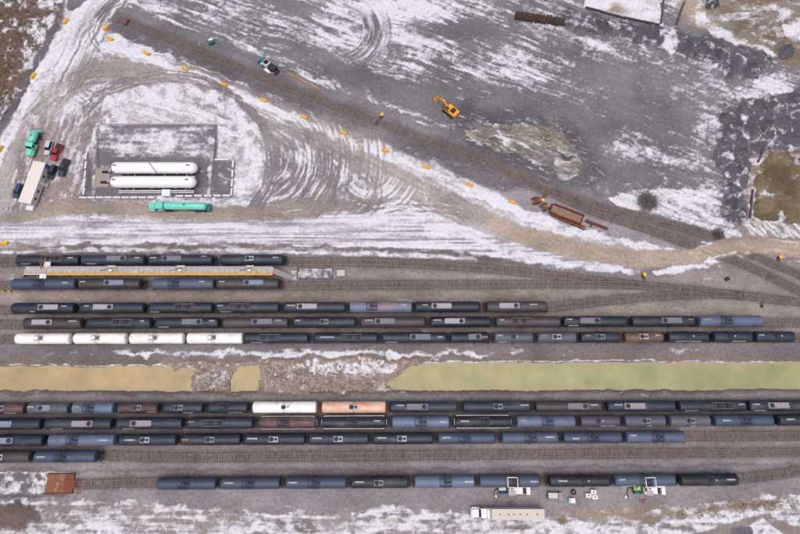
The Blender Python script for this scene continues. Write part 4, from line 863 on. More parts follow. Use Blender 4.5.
# ------------------------------------------------------------------ teal trucks
TEAL = mat('teal_paint', (110, 206, 184), .35, var=.06, dirt=(110, 150, 140), dirt_amt=.12, dirt_scale=1); DTEAL = mat('dark_teal', (34, 104, 108), .5, var=.1); NAVYS = mat('blue_stripe', (30, 70, 120), .5, var=.1)
def tractor(t, x0, pm, sleeper=True):
    """cab-forward direction +x; x0 is the front bumper"""
    hw = 1.2
    MB().box(x0 - 7.0, x0 - .5, -.45, .45, .75, 1.05).build('chassis', STEEL, t)
    b = MB(); loft(b, [(x0 - 2.2, 1.05, .85, .7, 1.95), (x0 - .5, .95, .72, .7, 1.75), (x0 - .12, .85, .6, .75, 1.5)]); b.build('hood', pm, t)
    for s in (-1, 1):
        f = MB(); loft(f, [(x0 - 2.1, .28, .2, .7, 1.25), (x0 - 1.2, .3, .22, .75, 1.35), (x0 - .35, .28, .18, .7, 1.2)]); o = f.build('front_fender', pm, t, (0, s * 1.0, 0))
        MB().box(x0 - .32, x0 - .1, s * .85 - .14, s * .85 + .14, .95, 1.2).build('headlight', LAMP, t)
        MB().box(x0 - 2.75, x0 - 2.6, s * 1.35 - .15, s * 1.35 + .15, 1.9, 2.5).build('mirror', BLACK, t)
        MB().lathe([(-.8, .33), (.8, .33)], 'x', (x0 - 3.3, s * 1.0, .75), 14, False).build('fuel_tank', CHROME, t)
        MB().tube([(x0 - 3.9, s * 1.05, 1.2), (x0 - 3.9, s * 1.05, 3.5)], .08, 8).build('exhaust_stack', CHROME, t)
    MB().box(x0 - .1, x0 + .02, -1.15, 1.15, .45, .85).build('bumper', CHROME, t)
    c = MB(); c.prof([(x0 - 3.85, 1.0), (x0 - 2.0, 1.0), (x0 - 2.05, 1.95), (x0 - 2.55, 2.75), (x0 - 3.85, 2.95)], -1.12, 1.12); cab = c.build('cab', pm, t)
    MB().add([(x0 - 2.05, -1.0, 2.0), (x0 - 2.05, 1.0, 2.0), (x0 - 2.53, .95, 2.74), (x0 - 2.53, -.95, 2.74)], [(0, 1, 2, 3)]).build('windshield', GLASS, cab, (.03, 0, .03))
    for s in (-1, 1): MB().box(x0 - 3.4, x0 - 2.6, s * 1.13 - .012, s * 1.13 + .012, 1.95, 2.6).build('side_window', GLASS, cab)
    if sleeper: MB().cbox(x0 - 4.9, x0 - 3.86, -1.2, 1.2, 1.0, 3.35, .3).build('sleeper_cab', pm, t)
    add_wheels(t, (x0 - 1.2,), 1.05, .5, .3)
def tanker_semi():
    (cx, cy, _), rz, L = between((149.5, 207.2), (209.5, 206.4), 1.5); L = 18.6; rz = math.pi - .012
    t = thing('tanker_truck', 'teal tractor with long teal tank trailer on the tan road', 'tanker truck', (cx, cy, ground_z(cx, cy)), rz)
    tractor(t, L / 2, TEAL); add_wheels(t, (L / 2 - 5.3, L / 2 - 6.5), .95, .5, .5)
    x0, x1 = -L / 2 + .9, L / 2 - 4.95; r = 1.12; zc = 2.25; mb = MB(); l = x1 - x0
    pr = [(0, .05), (.08, .5), (.25, .85), (.5, 1.03), (.8, r)] ; full = pr + [(l / 2, r)] + [(l - a, q) for a, q in pr[::-1]]
    mb.lathe([(x0 + a, q) for a, q in full], 'x', (0, 0, zc), 24); mb.build('tank', TEAL, t)
    MB().box(x0 + .3, x1 - .5, -.5, .5, .95, 1.2).build('frame', STEEL, t)
    MB().box(x0 - .85, x0 + .15, -1.15, 1.15, .7, 1.5).build('rear_cabinet', DTEAL, t)
    for s in (-1, 1):
        MB().box(x0 + .6, x0 + 4.4, s * 1.12 - .1, s * 1.12 + .1, 1.25, 1.5).build('fender', NAVYS, t); MB().box(x0 + .5, x0 + 5.2, s * (r + .03) - .01, s * (r + .03) + .01, 2.0, 2.3).build('stripe', NAVYS, t)
    MB().lathe([(0, .3), (.2, .3), (.24, .2)], 'z', ((x0 + x1) / 2, 0, zc + r - .06), 12).build('manhole', DTEAL, t)
    add_wheels(t, (x0 + 1.2, x0 + 2.45, x0 + 3.7), .95, .5, .5)
    for s in (-1, 1): MB().box(x1 - 3.0, x1 - 2.8, s * .75 - .06, s * .75 + .06, .05, 1.1).build('landing_leg', STEEL, t)
tanker_semi()
def bobtail():
    (cx, cy, _), rz, L = between((28.2, 154.2), (37.2, 131.4), 1.6); L = 8.6
    t = thing('bobtail_tank_truck', 'teal straight tank truck parked at upper left beside the road', 'tanker truck', (cx, cy, ground_z(cx, cy)), rz)
    tractor(t, L / 2, TEAL, False); MB().box(-L / 2, L / 2 - 3, -.45, .45, .752, 1.052).build('frame', STEEL, t)
    x0, x1 = -L / 2 + .5, L / 2 - 4.0; l = x1 - x0; r = 1.1; pr = [(0, .05), (.1, .55), (.3, .9), (.6, r)]
    MB().lathe([(x0 + a, q) for a, q in pr + [(l - a, q) for a, q in pr[::-1]]], 'x', (0, 0, 2.2), 22).build('tank', TEAL, t)
    MB().box(x0 + .2, x1 - .2, -1.2, -1.05, 1.0, 2.0).build('side_cabinet', DTEAL, t); MB().box(-L / 2 - .05, -L / 2 + .45, -1.1, 1.1, .75, 1.6).build('rear_deck', TEAL, t)
    MB().lathe([(0, .25), (.2, .25), (.24, .15)], 'z', ((x0 + x1) / 2, 0, 3.24), 12).build('manhole', DTEAL, t)
    add_wheels(t, (x0 + 1.3,), .95, .5, .5)
bobtail()
def white_semi():
    (cx, cy, _), rz, L = between((471.0, 513.4), (543.4, 513.4), 2.5); rz = math.pi; L = 18.6
    t = thing('semi_truck', 'white tractor with long cream box trailer at the bottom edge', 'truck', (cx, cy, ground_z(cx, cy)), rz)
    CREAM = mat('cream_trailer', (196, 188, 180), .6, var=.05, dirt=(160, 150, 144), dirt_amt=.12, dirt_scale=.6)
    tractor(t, L / 2, WHITE); add_wheels(t, (L / 2 - 5.2, L / 2 - 6.4), .95, .5, .5)
    x0, x1 = -L / 2, L / 2 - 5.0
    MB().cbox(x0, x1, -1.3, 1.3, 1.15, 4.0, .05).build('cargo_box', CREAM, t); MB().box(x0 + .4, x1 - .5, -.5, .5, .9, 1.15).build('frame', STEEL, t)
    for fx in (.14, .33, .46, .58, .67, .84): MB().cbox(x0 + (x1 - x0) * fx - .14, x0 + (x1 - x0) * fx + .14, -.16, .16, 4.0, 4.14, .04).build('roof_vent', RUSTY, t)
    add_wheels(t, (x0 + 1.2, x0 + 2.5), .95, .5, .5)
    for s in (-1, 1): MB().box(x0 - .03, x0 - .002, s * .65 - .6, s * .65 + .6, 1.25, 3.9).build('rear_door', PALE, t)
white_semi()

# ------------------------------------------------------------------ storage tanks on the pad
BW = mat('tank_white', (236, 234, 236), .4, var=.04, scale=.5)
def bullet(x0, x1, y, label):
    h = 2.9; a, b = P(x0, y, h), P(x1, y, h); L = b[0] - a[0]; r = 1.72
    t = thing('storage_tank', label, 'storage tank', ((a[0] + b[0]) / 2, (a[1] + b[1]) / 2, .0), 0, 'propane storage tanks')
    pr = [(0, .05), (.12, .55), (.42, 1.1), (.85, 1.48), (1.4, 1.68), (1.75, r)]
    MB().lathe([(-L / 2 + q, s) for q, s in pr] + [(0, r)] + [(L / 2 - q, s) for q, s in pr[::-1]], 'x', (0, 0, h), 32).build('tank', BW, t)
    for fx in (-.33, -.04, .24, .40):
        m = MB(); m.box(fx * L - .35, fx * L + .35, -1.5, 1.5, .05, 1.9); m.build('saddle', CONC, t)
    for fx in (-.44, -.42, .42, .4): MB().lathe([(0, .14), (.25, .14), (.27, .2), (.34, .2)], 'z', (fx * L, 0, h + r - .04), 10).build('relief_valve', STEEL, t)
    for k in range(4): MB().box(-L * .40 + k * L * .215, -L * .40 + (k + .88) * L * .215, -2.05, -1.3, .55, 1.15).build('pipe_rack_and_shade', STEEL, t)  # solid dark boxes model the pipe rack together with its shadow
    MB().box(-L * .43, L * .45, -2.75, -2.35, .9, 1.0).build('walkway', PALE, t)
    pp = MB().tube([(-L * .42, -2.2, 1.5), (L * .46, -2.2, 1.5)], .16, 8).build('pipe', BW, t)
    for k in range(7): x = -L * .4 + k * L * .14; MB().tube([(x, -2.2, 1.5), (x, -2.2, .05)], .08, 6).build('pipe_support', CONC, t)
    for fx in (-.25, .1, .36): MB().tube([(fx * L, -2.2, 1.5), (fx * L, -1.2, 1.5)], .1, 6).build('pipe', BW, t)
    return t
b1 = bullet(111.6, 197.8, 167.8, 'upper of the two long white horizontal storage tanks')
b2 = bullet(110.4, 196.6, 182.0, 'lower of the two long white horizontal storage tanks')
def stair_span():
    a, b = P(149, 162.5, 4.7), P(158, 174.6, 4.7)
    d = math.hypot(b[0] - a[0], b[1] - a[1]); mb = MB(); mb.box(0, d, -.07, .07, -.05, .1)
    o = mb.build('cable_tray', STEEL, None, (a[0], a[1], 4.78), math.atan2(b[1] - a[1], b[0] - a[0])); tag(o, 'thin dark line slanting across the top of the upper white tank', 'pipe')
stair_span()
def pump_skid():
    x, y = P(102.5, 178)
    t = thing('pump_skid', 'tan concrete pump slab at the left end of the white tanks', 'pump', (x, y, .0))
    MB().cbox(-2.3, 2.3, -3.1, 3.1, .0, .28, .03).build('slab', mat('tan_slab', (150, 140, 132), .9, var=.1), t)
    for yy in (-1.6, 1.8):
        MB().lathe([(-.7, .3), (.7, .3)], 'x', (1.1, yy, .75), 12).build('motor', STEEL, t); MB().box(-.2, 2.4, yy - .35, yy + .35, .28, .45).build('base_frame', STEEL, t); MB().tube([(1.6, yy, .8), (2.7, yy, .8), (2.7, yy + .8, 1.4)], .1, 6).build('pipe', BW, t)
pump_skid()
def small_box():
    x, y = P(167.2, 193.8, 1.0); t = thing('control_shed', 'small white box shed between lower white tank and green tanker', 'shed', (x, y, .0))
    MB().box(-1.15, 1.15, -.95, .95, .02, 1.9).build('wall', WHITE, t); MB().cbox(-1.25, 1.25, -1.05, 1.05, 1.9, 2.02, .04).build('roof', SNOWM, t); MB().box(-.4, .4, -.98, -.952, .1, 1.7).build('door', PALE, t)
small_box()
BAR = None
def barrier_mesh(L, m):
    mb = MB(); mb.add([(x, y, z) for x in (-L / 2, L / 2) for y, z in ((-.4, 0), (.4, 0), (.4, .1), (.22, .32), (.13, .85), (-.13, .85), (-.22, .32), (-.4, .1))], [tuple(range(8))[::-1], tuple(range(8, 16))] + [((i + 1) % 8 + 0, i, i + 8, (i + 1) % 8 + 8) for i in range(8)][::1])
    return mb.mesh('barrier', m)
def pad_barrier(px, py, ang, label, grp, L=2.4):
    x, y = P(px, py); t = thing('concrete_barrier', label, 'barrier', (x, y, ground_z(x, y) - .02), ang, grp)
    put('block', cached(('bar', L), lambda: barrier_mesh(L, CONC)), t); put('snow_cap', cached(('cap', L), lambda: MB().cbox(-L / 2 + .05, L / 2 - .05, -.26, .26, .82, .94, .06).mesh('snow_cap', SNOWM)), t)
for i, px in enumerate((84, 92.4, 101, 109.4, 118, 126.5, 135, 143.5, 152, 180.5, 189.5, 199, 208.5, 218, 227)):
    pad_barrier(px, 198.3 if px < 170 else 196.8 - (px - 180) * .01, 0, f'snow-capped concrete barrier below the white tanks, {ORD[i]} from left', 'barriers along the foot of the tank pad')
for i, py in enumerate((157, 166, 175, 184, 192)): pad_barrier(87.5 - i * .5, py, math.pi / 2, f'snow-capped concrete barrier left of the tank pad, {ORD[i]} from top', 'barriers left of the tank pad')
for i, py in enumerate((165, 174.5, 184, 193)): pad_barrier(233.8 - i * .5, py, math.pi / 2, f'snow-capped concrete barrier right of the tank pad, {ORD[i]} from top', 'barriers right of the tank pad')
for i, px in enumerate((219, 226)): pad_barrier(px, 160.5, 0, f'snow-capped concrete barrier at upper right of tank pad, {"left" if i == 0 else "right"} one', 'barriers at the upper right of the pad')
for i, (a, b, lab) in enumerate((((99, 124.5), (216.5, 124.5), 'long dark timber kerb along the top of the tank pad'), ((216.5, 125), (210.5, 196), 'long grey timber kerb down the right side of the tank pad'), ((99, 125), (96, 158), 'dark timber kerb at the upper left of the tank pad'), ((96, 195.6), (210, 194.8), 'long grey timber kerb just below the white tanks'))):
    (x, y, _), rz, L = between(a, b); t = thing('timber_kerb', lab, 'kerb', (x, y, .0), rz); n = max(2, int(L / 3.6)); km = MB().cbox(-L / n / 2 + .03, L / n / 2 - .03, -.16, .16, -.1, .2, .03).mesh('timber', GRATE['G'] if i in (1, 3) else GRATE['P'])
    for k in range(n): put('timber', km, t, (-L / 2 + L / n * (k + .5), 0, .05))

# ------------------------------------------------------------------ yellow barrier blocks along the roads
YB = [((65.5, 21), 62), ((33.6, 76), 66), ((.5, 149), 68), ((105.4, 27.5), 55), ((110, 38.3), -28), ((147, 53.5), -24), ((185, 68.5), -20), ((224.5, 84.5), -16), ((264, 100.3), -20), ((304, 116.8), -20), ((343.5, 133), -18), ((385.3, 150.2), -22), ((426.5, 167), -18), ((470, 184.6), -20), ((512.3, 202), -20)]
ylab = ['yellow barrier block on the left road edge nearest the top edge', 'yellow barrier block on the left road edge beside the scrub', 'yellow barrier block cut by the left edge of the picture', 'upper yellow barrier block at the end of the diagonal track', 'lower yellow barrier block at the end of the diagonal track'] + [f'yellow barrier block along the snowy roadside, {w} after the track end' for w in ORD[:10]]
def yellow_mesh():
    mb = MB(); L, w = 2.2, .52; rs = []
    for x, s in ((-L / 2, .82), (-L / 2 + .08, 1), (L / 2 - .08, 1), (L / 2, .82)):
        rs.append([(x, -w * s, 0), (x, w * s, 0), (x, w * s, .4), (x, w * .72 * s, .86 * s), (x, -w * .72 * s, .86 * s), (x, -w * s, .4)])
    mb.rings(rs, True, False)
    return mb.mesh('block', YELLOW)
for ((px, py), a), lb in zip(YB, ylab):
    x, y = P(px, py, .5); t = thing('yellow_barrier', lb, 'barrier', (x, y, ground_z(x, y) - .02), R(a), 'yellow barrier blocks along the roads')
    put('block', cached('yblock', yellow_mesh), t)
    for s in (-1, 1): put('lifting_slot', cached('yslot', lambda: MB().box(-.16, .16, -.28, .28, .855, .868).mesh('lifting_slot', GRATE['P'])), t, (s * .6, 0, 0))
for i, (px, py, lb) in enumerate(((4, 243, 'yellow barrier block at far left beside the loading yard entrance'),)):
    x, y = P(px, py, .5); t = thing('yellow_barrier', lb, 'barrier', (x, y, ground_z(x, y) - .02), 0, 'yellow barrier blocks along the roads'); put('block', cached('yblock', None), t)
for px, lb in ((3.4, 'left'), (10.2, 'right')):
    x, y = P(px, 291.5, .6); t = thing('bollard', f'{lb} one of two short yellow bollards at the left edge', 'bollard', (x, y, 0), 0, 'yellow bollards by the sidings')
    MB().lathe([(0, .3), (.9, .3), (1.08, .22), (1.15, .05)], 'z', (0, 0, 0), 14).build('post', YELLOW, t); MB().lathe([(.0, .42), (.1, .42), (.12, .32)], 'z', n=14).build('base', CONC, t)
t = thing('yellow_pipe', 'long thin yellow pipe lying beside the diagonal track', 'pipe', between((287.2, 72.6), (320.2, 89.6))[0], between((320.2, 89.6), (287.2, 72.6))[1]); Lp = between((287.2, 72.6), (320.2, 89.6))[2]
for k in range(3): MB().tube([(-Lp / 2 + Lp * k / 3 + .02, 0, .22), (-Lp / 2 + Lp * (k + 1) / 3 - .02, 0, .22)], .16, 8).build('pipe_length', YELLOW, t)

# ------------------------------------------------------------------ switch stands
ORNG = mat('orange_target', (222, 150, 60), .55, var=.08)
def switch_stand(px, py, tx, ty, label, target=YELLOW, h=1.0):
    x, y = P(px, py, h); x2, y2 = P(tx, ty); rz = math.atan2(y2 - y, x2 - x); L = math.hypot(x2 - x, y2 - y)
    t = thing('switch_stand', label, 'switch stand', (x, y, ground_z(x, y)), rz, 'switch stands beside the tracks')
    MB().box(-.3, .3, -.35, .35, .0, .35).build('base', STEEL, t); MB().tube([(0, 0, .3), (0, 0, h + .1)], .07, 8).build('mast', STEEL, t)
    if target: MB().prism([(.62 * math.cos(k * math.pi / 4 + .39), .55 * math.sin(k * math.pi / 4 + .39)) for k in range(8)], h + .08, h + .14).build('target', target, t)
    for s in (-.34, .34): MB().box(.1, L, s - .14, s + .14, .06, .26).build('head_timber', SLEEPER, t)
    MB().tube([(.2, 0, .3), (L, 0, .3)], .04, 6).build('throw_rod', RUSTY, t)
switch_stand(382, 114.6, 375.5, 125, 'yellow switch stand above the middle of the diagonal track')
switch_stand(543, 200, 547.5, 190, 'yellow switch stand beside the rusty scrap wagons')
switch_stand(644.6, 274.2, 645, 286, 'yellow switch stand below the snow bank at right')
switch_stand(781, 257, 777, 265.5, 'yellow switch stand near the right edge below the road')
switch_stand(762.6, 306.4, 762, 298.2, 'dark switch stand without target right of the light blue tank car', None, .6)
x, y = P(719, 266); t = thing('marker_post', 'small orange marker post at the end of the snow bank', 'post', (x, y, 0)); MB().lathe([(0, .12), (.9, .12), (1.0, .1)], 'z', n=10).build('post', ORNG, t); MB().cbox(-.4, .4, -.4, .4, 0, .25, .05).build('base', PALE, t)
x, y = P(726.4, 279.4); t = thing('black_box', 'small black box with pale foot on the gravel right of the snow bank', 'box', (x, y, .02), .6); MB().cbox(-.55, .55, -.45, .45, .1, .75, .06).build('case', BLACK, t); MB().box(-.7, .4, -.55, -.3, 0, .12).build('foot', PALE, t)

# ------------------------------------------------------------------ excavator
def excavator():
    x, y = P(450.5, 110, 1.2); fx, fy = P(433, 95, 1.5); rz = math.atan2(fy - y, fx - x)
    t = thing('excavator', 'yellow tracked excavator with its arm stretched to the upper left', 'excavator', (x, y, ground_z(x, y)), rz)
    YE = mat('machine_yellow', (222, 160, 40), .5, var=.12, dirt=(120, 92, 60), dirt_amt=.22, dirt_scale=1)
    for s in (-1, 1):
        u = MB(); u.prof([(-1.9, .1), (-1.5, 0), (1.5, 0), (1.9, .1), (2.05, .45), (1.8, .85), (1.4, .95), (-1.4, .95), (-1.8, .85), (-2.05, .45)], s * 1.25 - .3, s * 1.25 + .3); tr = u.build('crawler_track', STEEL, t)
        for k in range(9): MB().box(-1.7 + k * .42, -1.45 + k * .42, s * 1.25 - .32, s * 1.25 + .32, .951, 1.0).build('track_pad', TYRE, tr)
    MB().box(-.9, .9, -.95, .95, .35, .95).build('undercarriage', STEEL, t)
    MB().lathe([(.95, .75), (1.12, .75)], 'z', n=18).build('turntable', STEEL, t)
    MB().cbox(-2.3, 1.5, -1.35, 1.35, 1.12, 1.95, .12).build('house', YE, t)
    MB().cbox(-2.75, -1.7, -1.3, 1.3, 1.1, 2.2, .22).build('counterweight', YE, t); MB().cbox(-1.65, -.3, -.9, .8, 1.95, 2.15, .05).build('engine_cover', BLACK, t)
    c = MB(); c.prof([(.1, 1.95), (1.55, 1.2), (1.6, 1.9), (1.25, 2.9), (.1, 2.95)], .45, 1.32); cab = c.build('cab', YE, t)
    MB().box(.2, 1.2, .55, 1.22, 2.955, 2.98).build('roof_hatch', GLASS, cab); MB().box(.2, 1.3, 1.322, 1.335, 2.0, 2.8).build('side_window', GLASS, cab)
    b = MB(); b.prof([(1.0, 1.4), (1.3, 1.25), (3.2, 2.9), (5.6, 2.3), (5.7, 2.6), (3.3, 3.45), (2.8, 3.4)], -.28, .28); b.build('boom', YE, t)
    s_ = MB(); s_.prof([(5.3, 2.9), (5.75, 2.9), (6.5, .9), (6.3, .75), (5.4, 2.2)], -.2, .2); s_.build('stick', YE, t, (0, 0, 0), 0)
    MB().tube([(2.2, .38, 1.6), (3.6, .38, 2.75)], .09).build('boom_cylinder', CHROME, t); MB().tube([(2.2, -.38, 1.6), (3.6, -.38, 2.75)], .09).build('boom_cylinder', CHROME, t); MB().tube([(3.6, 0, 3.4), (5.4, 0, 3.0)], .09).build('stick_cylinder', CHROME, t)
    k = MB(); k.prof([(5.9, .95), (6.6, 1.0), (6.75, .4), (6.2, .05), (5.5, .2), (5.75, .5)], -.6, .6); k.build('bucket', YE, t)
excavator()

# ------------------------------------------------------------------ scrap and machines beside the tracks
RUST = mat('flaky_rust', (122, 72, 54), .9, var=.35, scale=1.2, dirt=(84, 54, 46), dirt_amt=.4, dirt_scale=1.2); RUST2 = mat('orange_rust', (132, 88, 68), .9, var=.3, scale=1.5, dirt=(104, 62, 48), dirt_amt=.3); RUST3 = mat('dark_rust', (92, 54, 46), .9, var=.3, scale=1.2)
(cx, cy, _), rz, L = between((582, 219.6), (551, 207.6), .8)
t = thing('scrap_gondola', 'rusty open gondola hull lying beside the branch track', 'scrap', (cx, cy, 0), rz)
MB().box(-L / 2, L / 2, -1.35, 1.35, .05, .35).build('floor', mat('rusty_load', (142, 112, 98), .9, var=.25, scale=.8, dirt=(110, 84, 74), dirt_amt=.4), t)
for s in (-1, 1):
    MB().box(-L / 2 + .4, L / 2, s * 1.5 - .09, s * 1.5 + .09, .0, 1.25).build('side_wall', RUST, t)
    for k in range(8): MB().box(-L / 2 + .9 + k * 1.2 - .08, -L / 2 + .9 + k * 1.2 + .08, s * 1.66 - .07, s * 1.66 + .07, 0, 1.15).build('stake', RUST3, t)
MB().box(L / 2 + .002, L / 2 + .12, -1.5, 1.5, 0, 1.2).build('end_wall', RUST, t); MB().box(-L / 2 - .2, -L / 2 + .39, -1.55, 1.55, .0, .95, .2).build('end_wall', RUST3, t)
(cx, cy, _), rz, L = between((586, 229.2), (551, 213.4), .3)
t = thing('scrap_beam', 'long rusty steel side sheet lying below the gondola hull', 'scrap', (cx, cy, 0), rz)
MB().box(-L / 2, L / 2 - 1.2, -.5, .5, .02, .22).build('web', RUST, t)
for s in (-.5, .5): MB().box(-L / 2, L / 2 - .4, s - .12, s + .12, .02, .42).build('flange', RUST3, t)
MB().prism([(L / 2 - 1.2, -.4), (L / 2 + .6, -.1), (L / 2 + .6, .1), (L / 2 - 1.2, .4)], .03, .18).build('torn_end', RUST2, t)
(cx, cy, _), rz, L = between((607.5, 229.0), (585.6, 220.6), .3)
t = thing('scrap_sill', 'long narrow rusty sill right of the gondola hull', 'scrap', (cx, cy, 0), rz)
for s in (-.3, .3): MB().box(-L / 2, L / 2, s - .1, s + .1, .02, .5).build('flange', RUST3, t)
MB().box(-L / 2, L / 2, -.2, .2, .12, .24).build('web', RUST, t); MB().box(-1.6, -1.2, -1.4, -.4, .02, .3).build('bracket', STEEL, t)
for (px, py, a, lb, mm) in ((535.8, 201, 8, 'upper rusty scrap bogie left of the gondola hull', RUST), (544.6, 207.4, 30, 'lower rusty scrap bogie left of the gondola hull', RUST2)):
    x, y = P(px, py, .4); t = thing('scrap_bogie', lb, 'scrap', (x, y, 0), R(a), 'scrap bogies by the track')
    for s in (-1, 1):
        MB().prof([(-1.2, .5), (-.5, .25), (.5, .25), (1.2, .5), (1.2, .75), (.5, .95), (-.5, .95), (-1.2, .75)], s * .95 - .1, s * .95 + .1).build('side_frame', RUST3, t)
        ax = MB().tube([(s * .85, -1.1, .5), (s * .85, 1.1, .5)], .08).build('axle', RUST3, t)
        for q in (-.74, .74): MB().lathe([(-.07, .48), (.07, .48)], 'y', (s * .85, q, .5), 16, False).build('wheel', RUST, t)
    MB().box(-.35, .35, -1.15, 1.15, .6, .95).build('bolster', mm, t); MB().cbox(-.1, .9, -.6, .5, .95, 1.15, .05).build('plate', mm, t)
# stack of old sleepers near the top edge
(cx, cy, _), rz, L = between((566, 21.5), (515, 14.5), .8)
t = thing('sleeper_stack', 'long heap of stacked dark old sleepers near the top edge', 'timber stack', (cx, cy, ground_z(cx, cy)), rz)
OLD = mat('old_timber', (70, 54, 52), .95, var=.45, scale=.6, dirt=(150, 130, 122), dirt_amt=.12, dirt_scale=.8); om = MB().cbox(-.125, .125, -1.4, 1.4, -.11, .11, .02).mesh('sleeper', OLD)
rr = random.Random(4)
for lay, (n, w) in enumerate(((50, 1.0), (48, .9), (44, .8), (34, .6))):
    for k in range(n):
        xx = -L / 2 * (1 - .02 * lay) + (L * (1 - .02 * lay)) * (k + .5) / n; put('sleeper', om, t, (xx, rr.uniform(-.35, .35), .12 + lay * .23), 0, (rr.gauss(0, .06), rr.gauss(0, .12), rr.gauss(0, .12)))
# track machine pile: tie crane with scrap
(cx, cy, _), rz, L = between((277.5, 72), (259.5, 59.5), 1.0)
t = thing('track_machine', 'black and white track machine with teal box beside the diagonal track', 'machine', (cx, cy, ground_z(cx, cy)), rz)
MB().box(-L / 2, L / 2, -1.0, 1.0, .45, .75).build('frame', STEEL, t); MB().cbox(.4, 3.0, -1.0, 1.1, .75, 1.9, .12).build('engine_box', BLACK, t); MB().cbox(-1.6, .3, -.9, 1.0, .75, 2.4, .1).build('cab', WHITE, t)
MB().box(-1.4, .1, -.7, .8, 2.402, 2.44).build('roof_hatch', GLASS, t); MB().cbox(-L / 2 + .1, -1.8, -.6, .8, .75, 1.5, .08).build('tool_box', DTEAL, t); MB().cbox(-2.7, -1.9, -1.2, -.62, .75, 1.3, .08).build('tool_box', TEAL, t)
MB().tube([(1.2, -1.2, 1.2), (2.6, -1.7, 1.5), (3.4, -.4, .6)], .14).build('boom', PALE, t); MB().cbox(-.4, 1.8, -1.9, -1.05, .3, 1.0, .1).build('side_bin', WHITE, t); MB().cbox(3.05, 3.7, -.9, .2, .5, 1.2, .06).build('work_head', RUST3, t)
add_wheels(t, (-2.2, 2.2), .85, .42, .18)
x, y = P(211, 41.8, .8); t = thing('generator', 'small teal generator box with white lid beside the diagonal track', 'generator', (x, y, ground_z(x, y)), .4)
MB().cbox(-.9, .9, -.75, .75, .25, 1.3, .08).build('case', DTEAL, t); MB().cbox(-.5, 1.0, .1, .85, 1.3, 1.4, .03).build('lid', SNOWM, t); MB().box(-1.0, 1.0, -.6, .6, .0, .25).build('skid', STEEL, t)
# red wheel stop at the end of the diagonal track
REDP = mat('red_paint', (150, 56, 50), .6, var=.2, dirt=(96, 60, 54), dirt_amt=.3)
def buffer(px, py, a, label):
    x, y = P(px, py, .5); t = thing('buffer_stop', label, 'buffer stop', (x, y, .1), a, 'red buffer stops')
    for s in (-.75, .75): MB().prof([(-.9, .1), (.5, .1), (.5, .9), (.2, .9)], s - .12, s + .12).build('bracket', REDP, t)
    MB().box(.501, .75, -1.15, 1.15, .55, 1.0).build('beam', REDP, t)
buffer(126, 21.8, R(-24), 'red buffer stop at the upper left end of the diagonal track')
buffer(77.8, 484.3, R(180), 'red buffer stop right of the rusty bin at lower left')

# ------------------------------------------------------------------ rusty bin and snow at lower left
x, y = P(59.5, 483.8, .8); t = thing('steel_bin', 'rusty brown steel deck of three panels beside the red buffer', 'bin', (x, y, .0))
PX = .257
for k, mm in enumerate((RUST2, mat('patchy_rust', (126, 84, 64), .95, var=.4, scale=.9, dirt=(176, 150, 132), dirt_amt=.32, dirt_scale=.8), RUST)):
    w = 9.4 * PX; MB().cbox(-1.5 * w + k * w + .02, -.5 * w + k * w - .02, -2.35, 2.35, .05, .62 + .04 * k, .05).build('panel', mm, t)
for s in (-1, 1): MB().box(-1.5 * 2.45, 1.5 * 2.45, s * 2.45 - .09, s * 2.45 + .09, .0, .8).build('rim_wall', RUST3, t)

